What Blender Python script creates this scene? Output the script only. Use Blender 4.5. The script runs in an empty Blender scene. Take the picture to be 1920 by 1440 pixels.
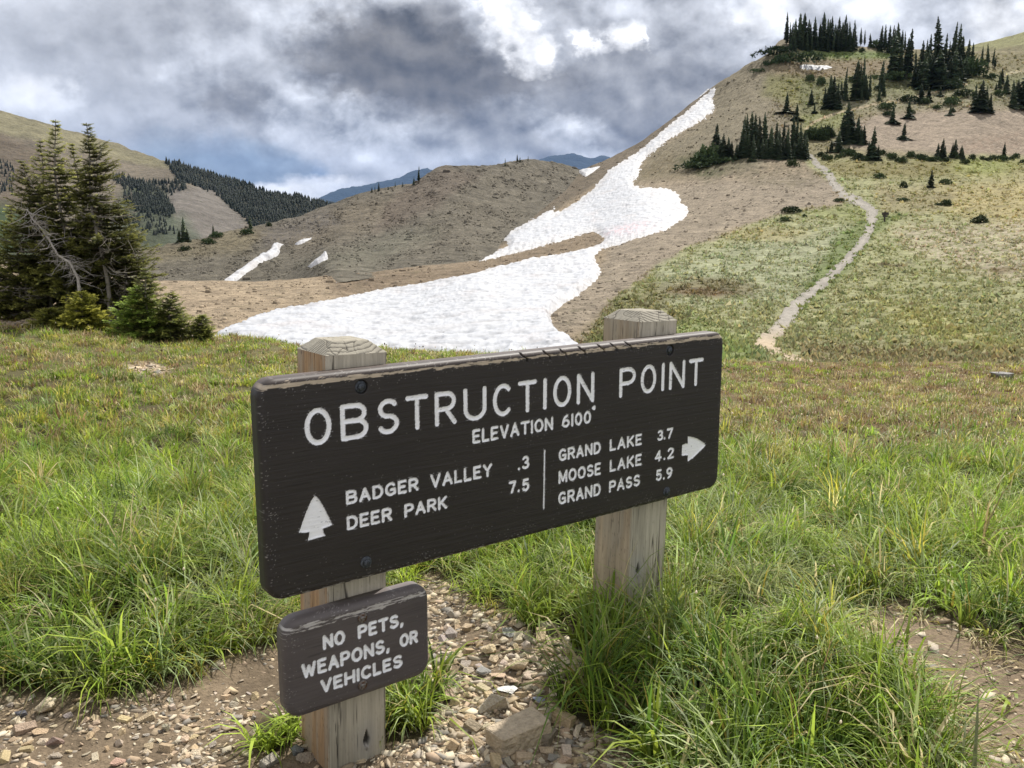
import bpy, math, random
import numpy as np

sc = bpy.context.scene
COL = sc.collection
rng = np.random.default_rng(11)
random.seed(11)

# ------------------------------------------------------------------ camera
F = 1680.0                       # focal length in photograph pixels (1920 wide)
PITCH = math.radians(10.1)
CP, SP = math.cos(PITCH), math.sin(PITCH)
EYE = 1.5
cam_d = bpy.data.cameras.new("camera")
cam_d.sensor_width = 36.0
cam_d.lens = 36.0 * F / 1920.0
cam_d.clip_end = 60000.0
cam_d.clip_start = 0.05
cam = bpy.data.objects.new("camera", cam_d)
cam.location = (0, 0, EYE)
cam.rotation_euler = (math.pi / 2 - PITCH, 0, 0)
COL.objects.link(cam)
sc.camera = cam

# ------------------------------------------------------------------ light
SUN_AZ = math.radians(26.0)      # clockwise from the view direction
SUN_EL = math.radians(50.0)
sun_d = bpy.data.lights.new("sun", 'SUN')
sun_d.energy = 4.95
sun_d.angle = math.radians(1.2)
sun_d.color = (1.0, 0.955, 0.88)
sun = bpy.data.objects.new("sun", sun_d)
sun.rotation_euler = (math.pi / 2 - SUN_EL, 0, math.pi - SUN_AZ)
COL.objects.link(sun)

sc.view_settings.view_transform = 'Standard'
sc.view_settings.look = 'None'
sc.view_settings.exposure = 0.42
sc.view_settings.gamma = 1.0
sc.view_settings.use_curve_mapping = False
sc.render.engine = 'CYCLES'
sc.cycles.use_denoising = True
sc.cycles.max_bounces = 6
sc.cycles.diffuse_bounces = 3
sc.cycles.transparent_max_bounces = 8
sc.cycles.volume_bounces = 1


def s2l(c):
    c = np.asarray(c, float) / 255.0
    return np.where(c <= 0.04045, c / 12.92, ((c + 0.055) / 1.055) ** 2.4)


def smooth(a, b, x):
    t = np.clip((x - a) / (b - a), 0, 1)
    return t * t * (3 - 2 * t)


def ray(x, y):
    x = np.asarray(x, float); y = np.asarray(y, float)
    a = (x - 960.0) / F; b = -(y - 720.0) / F
    return np.stack(np.broadcast_arrays(a, CP + b * SP, -SP + b * CP), -1)


def to_px(P):
    P = np.asarray(P, float)
    z = P[..., 2] - EYE
    d = P[..., 1] * CP - z * SP
    d = np.where(np.abs(d) < 1e-3, 1e-3, d)
    u = P[..., 1] * SP + z * CP
    return 960 + F * P[..., 0] / d, 720 - F * u / d


def px2w(x, y, Y):
    r = ray(x, y)
    P = r * (np.asarray(Y) / r[..., 1])[..., None]
    P[..., 2] += EYE
    return P


# ------------------------------------------------------------------ world: sky with cloud layers by direction
def build_world():
    w = bpy.data.worlds.new("World"); sc.world = w
    w.use_nodes = True
    nt = w.node_tree; nt.nodes.clear()
    N = nt.nodes.new; L = nt.links.new
    out = N('ShaderNodeOutputWorld'); bg = N('ShaderNodeBackground')
    L(bg.outputs[0], out.inputs[0])
    sky = N('ShaderNodeTexSky'); sky.sky_type = 'NISHITA'; sky.sun_disc = False
    sky.sun_elevation = SUN_EL; sky.sun_rotation = SUN_AZ
    sky.altitude = 1900; sky.dust_density = 0.6
    bg.inputs['Strength'].default_value = 0.1
    tc = N('ShaderNodeTexCoord')

    def val(v):
        n = N('ShaderNodeValue'); n.outputs[0].default_value = v; return n.outputs[0]

    def M(op, a, b=None, c=None, clamp=False):
        n = N('ShaderNodeMath'); n.operation = op; n.use_clamp = clamp
        for i, q in enumerate((a, b, c)):
            if q is None: continue
            if isinstance(q, (int, float)): n.inputs[i].default_value = q
            else: L(q, n.inputs[i])
        return n.outputs[0]

    def mix(f, a, b):
        n = N('ShaderNodeMix'); n.data_type = 'RGBA'; n.clamp_factor = True
        for s, q in ((n.inputs[0], f), (n.inputs[6], a), (n.inputs[7], b)):
            if isinstance(q, (int, float)): s.default_value = q
            elif isinstance(q, tuple): s.default_value = q
            else: L(q, s)
        return n.outputs[2]

    sep = N('ShaderNodeSeparateXYZ'); L(tc.outputs['Generated'], sep.inputs[0])
    X, Y, Z = sep.outputs
    Yc = M('MAXIMUM', Y, 0.25)
    gx = M('DIVIDE', X, Yc); gz = M('DIVIDE', Z, Yc)

    def noise(vec, scale, detail, rough, dist=0.0):
        n = N('ShaderNodeTexNoise'); n.noise_dimensions = '3D'
        n.inputs['Scale'].default_value = scale; n.inputs['Detail'].default_value = detail
        n.inputs['Roughness'].default_value = rough; n.inputs['Distortion'].default_value = dist
        L(vec, n.inputs['Vector']); return n

    def vec(op, a, b):
        n = N('ShaderNodeVectorMath'); n.operation = op
        L(a, n.inputs[0])
        if isinstance(b, tuple): n.inputs[1].default_value = b
        else: L(b, n.inputs[1])
        return n.outputs[0]

    p = vec('MULTIPLY', tc.outputs['Generated'], (1.0, 1.0, 1.25))
    w1 = noise(p, 9.0, 8, 0.56, 0.0)
    sw = N('ShaderNodeSeparateColor'); L(w1.outputs['Color'], sw.inputs[0])
    w2 = noise(vec('ADD', p, (3.1, 1.7, 8.2)), 30.0, 7, 0.60)
    sw2 = N('ShaderNodeSeparateColor'); L(w2.outputs['Color'], sw2.inputs[0])
    wx = M('ADD', M('MULTIPLY', M('SUBTRACT', sw.outputs[0], 0.5), 0.15), M('MULTIPLY', M('SUBTRACT', sw2.outputs[0], 0.5), 0.065))
    wz = M('ADD', M('MULTIPLY', M('SUBTRACT', sw.outputs[1], 0.5), 0.075), M('MULTIPLY', M('SUBTRACT', sw2.outputs[1], 0.5), 0.04))
    # the low sky near the horizon is calmer
    calm = N('ShaderNodeMapRange'); calm.interpolation_type = 'SMOOTHSTEP'
    L(gz, calm.inputs[0]); calm.inputs[1].default_value = 0.06; calm.inputs[2].default_value = 0.14
    calm.inputs[3].default_value = 0.26; calm.inputs[4].default_value = 1.0
    w3 = noise(vec('ADD', p, (7.3, 2.2, 4.4)), 75.0, 6, 0.55)
    sw3 = N('ShaderNodeSeparateColor'); L(w3.outputs['Color'], sw3.inputs[0])
    U = M('ADD', M('ADD', gx, M('MULTIPLY', wx, calm.outputs[0])), M('MULTIPLY', M('SUBTRACT', sw3.outputs[0], 0.5), 0.022))
    V = M('ADD', M('ADD', gz, M('MULTIPLY', wz, calm.outputs[0])), M('MULTIPLY', M('SUBTRACT', sw3.outputs[1], 0.5), 0.013))

    def g(v):
        k = max(0, 200 - v) / 90.0; m = float(smooth(122, 165, v) * (1 - smooth(212, 250, v))); v = v - 6.0 * k + 15 * m; return (v + 4 * k - 2 * m, v + 0.5 * k + m, v + 1 - 5 * k + 7 * m)
    B = (143, 152, 160)
    rows = {
        -90: [(0, 205), (300, 190), (600, 212), (800, 190), (930, 235), (1100, 200), (1300, 190), (1500, 230), (1800, 220), (1920, 235)],
        0: [(0, 206), (100, 192), (250, 175), (400, 168), (480, 195), (560, 232), (620, 240), (680, 215), (740, 225), (800, 172), (860, 165), (900, 200), (940, 255), (980, 228), (1040, 165), (1150, 195), (1250, 185), (1330, 175), (1400, 200), (1450, 235), (1600, 226), (1750, 215), (1860, 242), (1920, 225)],
        40: [(0, 200), (60, 182), (200, 172), (400, 170), (470, 205), (560, 202), (620, 185), (680, 150), (760, 138), (840, 148), (880, 195), (905, 255), (1005, 255), (1045, 200), (1085, 165), (1160, 190), (1250, 172), (1350, 172), (1430, 232), (1600, 220), (1760, 200), (1880, 248)],
        72: [(0, 186), (150, 168), (350, 168), (430, 190), (520, 180), (600, 140), (700, 122), (820, 126), (885, 165), (930, 225), (955, 255), (1078, 255), (1092, 190), (1110, 160), (1126, 255), (1186, 255), (1200, 165), (1300, 160), (1380, 175), (1440, 220), (1520, 200), (1660, 195), (1760, 185), (1850, 225)],
        106: [(0, 192), (100, 186), (200, 168), (300, 172), (380, 195), (450, 180), (540, 140), (640, 114), (760, 116), (880, 116), (945, 145), (975, 252), (1050, 252), (1085, 165), (1160, 150), (1250, 150), (1350, 165), (1450, 180)],
        150: [(0, 222), (60, 235), (120, 228), (160, 180), (230, 165), (300, 180), (340, 205), (380, 190), (430, 160), (520, 165), (600, 125), (720, 108), (850, 108), (950, 112), (1040, 138), (1100, 132), (1200, 150), (1300, 145)],
        190: [(0, 215), (60, 225), (120, 215), (180, 182), (300, 175), (400, 165), (440, 142), (470, 180), (540, 208), (600, 195), (660, 130), (760, 110), (860, 110), (960, 120), (1050, 148), (1150, 150), (1250, 140)],
        222: [(0, 200), (100, 200), (180, 182), (300, 176), (380, 165), (430, 138), (470, 150), (520, 203), (570, 185), (640, 178), (680, 195), (760, 150), (850, 128), (940, 150), (1000, 172), (1080, 150), (1180, 140)],
        250: [(0, 186), (150, 182), (250, 180), (330, 176), (420, 166), (480, 160), (530, 195), (600, 180), (650, 218), (690, 200), (740, 208), (800, 165), (900, 148), (1000, 150), (1040, 195), (1080, 225), (1120, 180), (1180, 125)],
        275: [(150, (176, 177, 184)), (300, (160, 168, 178)), (400, (152, 161, 174)), (500, (154, 163, 174)), (560, 178), (620, 165), (680, 208), (740, 203), (800, 155), (900, 150), (1000, 145), (1080, 170), (1120, 140)],
        300: [(200, B), (450, (134, 148, 164)), (540, (142, 154, 168)), (600, 165), (650, 185), (700, 208), (760, 165), (850, 195), (910, 165), (950, 185), (1020, 130), (1060, 170), (1100, 220), (1140, 200), (1180, 140)],
        325: [(200, B), (500, (134, 148, 164)), (550, (148, 160, 174)), (600, (132, 147, 168)), (640, 172), (680, 168), (740, 190), (800, 165), (1000, 150)],
        338: [(200, B), (475, (134, 148, 164)), (500, (142, 154, 168)), (540, 225), (580, 215), (605, 180), (640, 240), (660, 220), (700, 172), (760, 165)],
        350: [(200, B), (468, (136, 149, 165)), (482, 235), (540, 250), (600, 228), (650, 205), (690, 165), (740, 150)],
        375: [(400, (146, 157, 172)), (500, 245), (570, 235), (620, 190), (680, (130, 148, 180)), (800, 150)],
    }
    ys = sorted(rows)
    gmin, gmax = -0.75, 0.75
    sc01 = M('DIVIDE', M('SUBTRACT', U, gmin), gmax - gmin)
    col = None; prev_gz = None
    for y in reversed(ys):           # from the horizon upwards
        r = ray(np.array(960.0), np.array(float(y)))
        gzv = float(r[2] / r[1])
        cr = N('ShaderNodeValToRGB'); cr.color_ramp.interpolation = 'EASE'
        L(sc01, cr.inputs[0])
        e = cr.color_ramp.elements
        st = rows[y]
        for i, (x, c) in enumerate(st):
            rr = ray(np.array(float(x)), np.array(float(y)))
            pos = (float(rr[0] / rr[1]) - gmin) / (gmax - gmin)
            c = g(c) if not isinstance(c, tuple) else c
            if max(c) >= 252: cc = np.array((1.15, 1.15, 1.17))
            else: cc = s2l(np.minimum(c, 255))
            el = e[i] if i < 2 else e.new(pos)
            el.position = pos
            el.color = (*cc, 1)
        if col is None: col = cr.outputs[0]
        else:
            mr = N('ShaderNodeMapRange'); L(V, mr.inputs[0])
            mr.inputs[1].default_value = prev_gz; mr.inputs[2].default_value = gzv
            col = mix(mr.outputs[0], col, cr.outputs[0])
        prev_gz = gzv
    # billow relief: difference of two offset samples gives lit and shaded sides
    na = noise(p, 13.0, 8, 0.57, 0.15)
    nb = noise(vec('ADD', p, (0.012, 0.0, 0.022)), 13.0, 8, 0.57, 0.15)
    rel = M('SUBTRACT', na.outputs['Fac'], nb.outputs['Fac'])
    nf = noise(p, 42.0, 6, 0.6)
    bw = N('ShaderNodeRGBToBW'); L(col, bw.inputs[0])
    n3 = noise(p, 26.0, 6, 0.55, 0.2)
    n4 = noise(vec('ADD', p, (0.006, 0.0, 0.012)), 26.0, 6, 0.55, 0.2)
    rel2 = M('SUBTRACT', n3.outputs['Fac'], n4.outputs['Fac'])
    gain = M('MULTIPLY_ADD', rel, 2.0, 1.0)
    gain = M('ADD', gain, M('MULTIPLY', rel2, 1.5))
    gain = M('ADD', gain, M('MULTIPLY', M('SUBTRACT', nf.outputs['Fac'], 0.5), 0.14))
    gain = M('ADD', gain, M('MULTIPLY', M('SUBTRACT', na.outputs['Fac'], 0.5), 0.42))
    gmixc = N('ShaderNodeMapRange'); gmixc.interpolation_type = 'SMOOTHSTEP'
    L(V, gmixc.inputs[0]); gmixc.inputs[1].default_value = 0.035; gmixc.inputs[2].default_value = 0.10
    gmixc.inputs[3].default_value = 0.55; gmixc.inputs[4].default_value = 1.0
    quiet = N('ShaderNodeMapRange'); quiet.interpolation_type = 'SMOOTHSTEP'
    L(U, quiet.inputs[0]); quiet.inputs[1].default_value = -0.48; quiet.inputs[2].default_value = -0.22
    quiet.inputs[3].default_value = 0.35; quiet.inputs[4].default_value = 0.78
    gain = M('MULTIPLY_ADD', M('SUBTRACT', gain, 1.0), M('MULTIPLY', gmixc.outputs[0], quiet.outputs[0]), 1.0)
    col = vec('SCALE', col, (0, 0, 0))
    sn = col.node; L(gain, sn.inputs['Scale'])
    # the rest of the overcast dome
    gen = noise(p, 3.0, 8, 0.6, 0.4)
    cr = N('ShaderNodeValToRGB'); L(gen.outputs['Fac'], cr.inputs[0])
    e = cr.color_ramp.elements
    e[0].position = 0.36; e[0].color = (0.40, 0.42, 0.47, 1)
    e[1].position = 0.64; e[1].color = (1.12, 1.12, 1.14, 1)
    inwin = N('ShaderNodeMapRange'); inwin.interpolation_type = 'SMOOTHSTEP'
    L(M('ABSOLUTE', gx), inwin.inputs[0]); inwin.inputs[1].default_value = 0.60; inwin.inputs[2].default_value = 0.85
    top = N('ShaderNodeMapRange'); top.interpolation_type = 'SMOOTHSTEP'
    L(gz, top.inputs[0]); top.inputs[1].default_value = 0.27; top.inputs[2].default_value = 0.45
    back = N('ShaderNodeMapRange'); back.interpolation_type = 'SMOOTHSTEP'
    L(Y, back.inputs[0]); back.inputs[1].default_value = 0.5; back.inputs[2].default_value = 0.3
    outw = M('MAXIMUM', M('MAXIMUM', inwin.outputs[0], top.outputs[0]), back.outputs[0])
    col = mix(outw, col, cr.outputs[0])
    # clouds cover most of the clear sky behind them
    col10 = vec('SCALE', col, (0, 0, 0)); col10.node.inputs['Scale'].default_value = 7.9
    fin = mix(0.995, sky.outputs[0], col10)
    L(fin, bg.inputs['Color'])
    w.cycles.sampling_method = 'MANUAL'; w.cycles.sample_map_resolution = 1024


build_world()


# ------------------------------------------------------------------ numpy noise
_perm = np.random.default_rng(5).permutation(4096)
_ang = np.random.default_rng(6).random(4096) * 2 * np.pi
_gx, _gy = np.cos(_ang), np.sin(_ang)


def perlin(x, y):
    x = np.asarray(x, float); y = np.asarray(y, float)
    xi = np.floor(x).astype(np.int64); yi = np.floor(y).astype(np.int64)
    xf = x - xi; yf = y - yi

    def gr(ix, iy, fx, fy):
        h = _perm[(_perm[ix & 4095] + iy) & 4095]
        return _gx[h] * fx + _gy[h] * fy
    u = xf * xf * xf * (xf * (xf * 6 - 15) + 10); v = yf * yf * yf * (yf * (yf * 6 - 15) + 10)
    a = gr(xi, yi, xf, yf); b = gr(xi + 1, yi, xf - 1, yf)
    c = gr(xi, yi + 1, xf, yf - 1); d = gr(xi + 1, yi + 1, xf - 1, yf - 1)
    return 1.5 * ((a * (1 - u) + b * u) * (1 - v) + (c * (1 - u) + d * u) * v)


def fbm(x, y, o=4, rough=0.5):
    s = 0; a = 1.0; t = 0
    for i in range(o):
        s = s + a * perlin(x + 17.3 * i, y - 9.1 * i); t += a
        a *= rough; x = x * 2.03; y = y * 2.03
    return s / t


def smooth(a, b, x):
    t = np.clip((x - a) / (b - a), 0, 1)
    return t * t * (3 - 2 * t)


def sdpoly(x, y, poly):
    """signed distance to a polygon, positive inside"""
    p = np.asarray(poly, float)
    sh = np.shape(x); x = np.ravel(x); y = np.ravel(y)
    d = np.full(x.shape, 1e18); ins = np.zeros(x.shape, bool)
    for i in range(len(p)):
        ax, ay = p[i]; bx, by = p[(i + 1) % len(p)]
        ex, ey = bx - ax, by - ay
        t = np.clip(((x - ax) * ex + (y - ay) * ey) / max(ex * ex + ey * ey, 1e-9), 0, 1)
        d = np.minimum(d, (x - ax - t * ex) ** 2 + (y - ay - t * ey) ** 2)
        if ay != by:
            c = ((ay > y) != (by > y)) & (x < (bx - ax) * (y - ay) / (by - ay) + ax)
            ins ^= c
    d = np.sqrt(d)
    return np.where(ins, d, -d).reshape(sh)


def sdline(x, y, pts):
    d = np.full(np.shape(x), 1e9)
    for (ax, ay), (bx, by) in zip(pts[:-1], pts[1:]):
        ex, ey = bx - ax, by - ay
        t = np.clip(((x - ax) * ex + (y - ay) * ey) / max(ex * ex + ey * ey, 1e-12), 0, 1)
        d = np.minimum(d, np.hypot(x - ax - t * ex, y - ay - t * ey))
    return d


# ------------------------------------------------------------------ mesh + tag helpers
def mesh_obj(name, V, Fs, mat=None, col=None, parent=None, smooth_=True, link=True):
    """V (n,3); Fs list of int arrays (m,k) ; col (n,3) stored as point attribute Col"""
    me = bpy.data.meshes.new(name)
    V = np.asarray(V, np.float32)
    Fs = [np.asarray(f, np.int32) for f in Fs if len(f)]
    me.vertices.add(len(V)); me.vertices.foreach_set('co', V.ravel())
    nl = sum(f.size for f in Fs); nf = sum(len(f) for f in Fs)
    me.loops.add(nl); me.polygons.add(nf)
    me.loops.foreach_set('vertex_index', np.concatenate([f.ravel() for f in Fs]))
    st = []; o = 0
    for f in Fs:
        k = f.shape[1]
        st.append(o + np.arange(len(f)) * k); o += f.size
    me.polygons.foreach_set('loop_start', np.concatenate(st).astype(np.int32))
    if smooth_: me.polygons.foreach_set('use_smooth', np.ones(nf, bool))
    me.update(calc_edges=True); me.validate(verbose=False)
    if col is not None:
        a = me.color_attributes.new('Col', 'FLOAT_COLOR', 'POINT')
        c = np.ones((len(V), 4), np.float32); c[:, :3] = col
        a.data.foreach_set('color', c.ravel())
    if mat: me.materials.append(mat)
    if not link: return me
    ob = bpy.data.objects.new(name, me); COL.objects.link(ob)
    if parent: ob.parent = parent
    return ob


def grid_faces(nr, nc, mask=None):
    i = np.arange(nr * nc).reshape(nr, nc)
    f = np.stack([i[:-1, :-1], i[:-1, 1:], i[1:, 1:], i[1:, :-1]], -1)
    if mask is not None: f = f[mask]
    return f.reshape(-1, 4)


def tag(o, label, cat=None, group=None, kind=None):
    if label: o['label'] = label
    if cat: o['category'] = cat
    if group: o['group'] = group
    if kind: o['kind'] = kind
    return o


def empty(name, loc, rz=0.0):
    o = bpy.data.objects.new(name, None); COL.objects.link(o)
    o.location = loc; o.rotation_euler = (0, 0, rz); o.empty_display_size = 0.2
    return o


def dup(root, loc, rz, s):
    r = root.copy(); COL.objects.link(r)
    r.location = loc; r.rotation_euler = (0, 0, rz); r.scale = s if isinstance(s, tuple) else (s, s, s)
    for ch in root.children:
        c = ch.copy(); COL.objects.link(c); c.parent = r
    return r


# ------------------------------------------------------------------ materials
def new_mat(name):
    m = bpy.data.materials.new(name); m.use_nodes = True
    nt = m.node_tree
    b = nt.nodes['Principled BSDF']
    b.inputs['Roughness'].default_value = 0.9
    b.inputs['Specular IOR Level'].default_value = 0.2
    return m, nt, b


def attr_mat(name, scales=((1.0, 0.25),), rough=0.95, spec=0.1, bump=None, coord='Object', speck=()):
    """Col attribute varied by object-space noise; bump = (scale, strength, distance, detail)"""
    m, nt, b = new_mat(name)
    N = nt.nodes.new; L = nt.links.new
    b.inputs['Roughness'].default_value = rough; b.inputs['Specular IOR Level'].default_value = spec
    at = N('ShaderNodeAttribute'); at.attribute_name = 'Col'
    tc = N('ShaderNodeTexCoord')
    c = at.outputs['Color']
    for s, amt in scales:
        n = N('ShaderNodeTexNoise'); n.inputs['Scale'].default_value = s; n.inputs['Detail'].default_value = 5
        n.inputs['Roughness'].default_value = 0.65
        L(tc.outputs[coord], n.inputs['Vector'])
        mr = N('ShaderNodeMapRange'); mr.inputs[1].default_value = 0.28; mr.inputs[2].default_value = 0.72
        mr.inputs[3].default_value = 1 - amt; mr.inputs[4].default_value = 1 + amt
        L(n.outputs['Fac'], mr.inputs[0])
        v = N('ShaderNodeVectorMath'); v.operation = 'SCALE'
        L(c, v.inputs[0]); L(mr.outputs[0], v.inputs['Scale']); c = v.outputs[0]
    for s, lo, hi, amt, tint in speck:
        n = N('ShaderNodeTexNoise'); n.inputs['Scale'].default_value = s; n.inputs['Detail'].default_value = 6
        n.inputs['Roughness'].default_value = 0.68; n.inputs['Distortion'].default_value = 0.4
        L(tc.outputs[coord], n.inputs['Vector'])
        mr = N('ShaderNodeMapRange'); mr.interpolation_type = 'SMOOTHSTEP'
        mr.inputs[1].default_value = lo; mr.inputs[2].default_value = hi; mr.inputs[4].default_value = amt
        L(n.outputs['Fac'], mr.inputs[0])
        mx = N('ShaderNodeMix'); mx.data_type = 'RGBA'
        L(mr.outputs[0], mx.inputs[0]); L(c, mx.inputs[6]); mx.inputs[7].default_value = (*tint, 1); c = mx.outputs[2]
    L(c, b.inputs['Base Color'])
    if bump:
        prev = None
        for (s, st, dist, det) in bump:
            n = N('ShaderNodeTexNoise'); n.inputs['Scale'].default_value = s; n.inputs['Detail'].default_value = det
            n.inputs['Roughness'].default_value = 0.6
            L(tc.outputs[coord], n.inputs['Vector'])
            bp = N('ShaderNodeBump'); bp.inputs['Strength'].default_value = st; bp.inputs['Distance'].default_value = dist
            L(n.outputs['Fac'], bp.inputs['Height'])
            if prev: L(prev, bp.inputs['Normal'])
            prev = bp.outputs[0]
        L(prev, b.inputs['Normal'])
    return m


def leaf_mat(name, trans=0.35, rough=0.6, spec=0.25):
    m, nt, b = new_mat(name)
    N = nt.nodes.new; L = nt.links.new
    b.inputs['Roughness'].default_value = rough; b.inputs['Specular IOR Level'].default_value = spec
    at = N('ShaderNodeAttribute'); at.attribute_name = 'Col'
    oi = N('ShaderNodeObjectInfo')
    mr = N('ShaderNodeMapRange'); L(oi.outputs['Random'], mr.inputs[0])
    mr.inputs[3].default_value = 0.65; mr.inputs[4].default_value = 1.45
    v = N('ShaderNodeVectorMath'); v.operation = 'SCALE'
    L(at.outputs['Color'], v.inputs[0]); L(mr.outputs[0], v.inputs['Scale'])
    L(v.outputs[0], b.inputs['Base Color'])
    if trans > 0:
        t = N('ShaderNodeBsdfTranslucent'); mx = N('ShaderNodeMixShader'); mx.inputs[0].default_value = trans
        L(v.outputs[0], t.inputs[0]); L(b.outputs[0], mx.inputs[1]); L(t.outputs[0], mx.inputs[2])
        L(mx.outputs[0], nt.nodes['Material Output'].inputs[0])
    return m


K = 0.71      # photograph colour of a lit surface -> albedo


def alb(c):
    c = s2l(c); return (c * 0.76 + 0.24 * c.mean()) * K


# ------------------------------------------------------------------ RBF depth fields over the view
def rbf(pts, lam=1e-4):
    p = np.array(pts, float)
    xy = p[:, :2] / 300.0; v = np.log(p[:, 2])
    n = len(p)
    r = np.hypot(xy[:, None, 0] - xy[None, :, 0], xy[:, None, 1] - xy[None, :, 1])
    Km = np.where(r > 0, r * r * np.log(r + 1e-12), 0) + lam * np.eye(n)
    Pm = np.c_[np.ones(n), xy]
    A = np.block([[Km, Pm], [Pm.T, np.zeros((3, 3))]])
    w = np.linalg.solve(A, np.r_[v, np.zeros(3)])

    def f(x, y):
        x = np.asarray(x, float) / 300.0; y = np.asarray(y, float) / 300.0
        o = w[n] + w[n + 1] * x + w[n + 2] * y
        for i in range(n):
            rr = np.hypot(x - xy[i, 0], y - xy[i, 1])
            o = o + w[i] * np.where(rr > 0, rr * rr * np.log(rr + 1e-12), 0)
        return np.exp(o)
    return f


# hillside with the bowl: (x, y in the photograph, metres ahead)
FA = rbf([(1400, 690, 19), (1900, 690, 19), (1400, 740, 15), (1900, 740, 15), (2400, 700, 18), (2400, 500, 55), (2400, 300, 150),
          (1430, 650, 25), (1490, 600, 36), (1560, 520, 55), (1620, 450, 75), (1660, 415, 92), (1560, 340, 125), (1520, 300, 150),
          (1900, 600, 36), (1900, 450, 75), (1900, 300, 150), (1700, 330, 130), (1300, 600, 36), (1200, 640, 28), (1150, 560, 45), (1250, 480, 68),
          (1100, 600, 36), (1050, 620, 32), (900, 690, 24), (600, 690, 24), (450, 625, 32), (600, 590, 40), (900, 530, 58),
          (1110, 480, 80), (1050, 500, 72), (300, 600, 38), (300, 527, 62), (480, 527, 64), (100, 600, 36), (0, 492, 66), (-300, 480, 66), (-300, 620, 34), (300, 690, 26),
          (700, 510, 72), (920, 490, 84), (1130, 450, 94), (1280, 390, 116), (1200, 350, 140), (950, 450, 106),
          (1000, 400, 134), (1100, 390, 132), (1060, 360, 158), (1130, 330, 168), (1200, 290, 192), (1330, 190, 232), (1340, 165, 240),
          (1095, 316, 186), (1200, 262, 208), (1300, 190, 236), (1400, 120, 242), (1470, 78, 246), (1350, 330, 140), (1350, 400, 104), (1400, 260, 168), (1500, 290, 154),
          (1450, 180, 210), (1530, 90, 246), (1530, 125, 232), (1700, 150, 222), (1850, 200, 190), (1900, 140, 236), (1800, 90, 262),
          (1640, 200, 190), (1700, 260, 165), (2400, 150, 236)])


def interp(x, pts):
    p = np.array(pts, float)
    return np.interp(x, p[:, 0], p[:, 1])


TA = lambda x: interp(x, [(-600, 470), (0, 490), (100, 505), (280, 524), (500, 527), (600, 520), (700, 509), (800, 498), (905, 487), (945, 452), (1000, 406), (1060, 358), (1088, 322), (1095, 317),
                          (1150, 293), (1200, 266), (1250, 230), (1300, 190), (1345, 158), (1400, 122), (1440, 102), (1462, 76), (1475, 72), (1600, 86), (1700, 92), (1830, 96), (2000, 96), (2500, 90)])
BA = lambda x: interp(x, [(-600, 690), (600, 712), (1100, 735), (1300, 745), (2500, 745)])

# rocky knoll left of the saddle
kn = [(280, 530, 88), (480, 530, 88), (560, 524, 84), (280, 465, 112), (330, 455, 116), (430, 432, 126), (520, 415, 132), (600, 390, 142), (700, 355, 152), (770, 343, 154), (800, 325, 157),
      (830, 312, 160), (900, 308, 166), (960, 302, 173), (1000, 298, 178), (1050, 307, 183), (600, 450, 112), (800, 420, 117), (900, 400, 127), (850, 350, 145),
      (1000, 350, 160), (800, 460, 98), (700, 470, 96), (480, 480, 104), (0, 540, 88), (0, 480, 104)]
for x in (620, 700, 780, 860, 905, 945, 975, 1000, 1030, 1060, 1085):
    y = float(TA(x)); kn.append((x, y, float(FA(x, y)) * 1.003))
FB = rbf(kn)
TB = lambda x: interp(x, [(-100, 490), (280, 466), (330, 456), (380, 447), (430, 433), (480, 424), (520, 416), (560, 406), (600, 391), (650, 370), (700, 356), (740, 350), (775, 343), (800, 326), (820, 314), (835, 311), (870, 311), (900, 312), (930, 309), (960, 303), (985, 298), (1010, 299), (1040, 305), (1070, 312), (1092, 319), (1110, 330)])
BB = lambda x: np.maximum(TA(x) + 14, TB(x) + 6)

# far mountain on the left
FC = rbf([(-300, 90, 1100), (0, 207, 1000), (150, 250, 1000), (310, 302, 950), (450, 345, 900), (640, 385, 850), (0, 330, 750), (200, 330, 830), (300, 350, 790), (330, 370, 700),
          (400, 430, 600), (300, 440, 560), (500, 430, 620), (600, 440, 700), (0, 450, 520), (200, 480, 480), (640, 480, 650), (-300, 450, 520), (0, 540, 420), (500, 540, 480), (760, 440, 800), (760, 520, 640)])
TC = lambda x: interp(x, [(-600, 60), (-300, 120), (0, 206), (60, 221), (150, 249), (235, 275), (310, 302), (330, 307), (400, 329), (450, 345), (520, 364), (600, 380), (640, 388), (760, 425)])
BC = lambda x: 540 + 0 * x


# --- landcover painting in albedo
def paint(base, x, y, layers):
    c = np.empty(np.shape(x) + (3,)); c[:] = alb(base)
    for L_ in layers:
        kind, pts, colr, soft, warp = L_[:5]
        op = L_[5] if len(L_) > 5 else 1.0
        wx = x + warp * fbm(x / 60.0, y / 24.0, 4, 0.6); wy = y + warp * 0.5 * fbm(x / 60.0 + 40, y / 24.0 + 7, 4, 0.6)
        if kind == 'poly': m = smooth(-soft, soft, sdpoly(wx, wy, pts))
        elif kind == 'line': m = 1 - smooth(L_[6] - soft, L_[6] + soft, sdline(wx, wy, pts))
        else:
            cx, cy, rx, ry = pts
            m = 1 - smooth(1 - soft, 1 + soft, np.hypot((wx - cx) / rx, (wy - cy) / ry))
        m = m * op
        if len(L_) > 7 and L_[7]:    # broken into speckles
            n = fbm(x / 7.0 + 3, y / 3.2, 3, 0.7)
            m = m * smooth(L_[7] - 0.15, L_[7] + 0.15, n + 0.25)
        c += (alb(colr) - c) * m[..., None]
    return c


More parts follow.
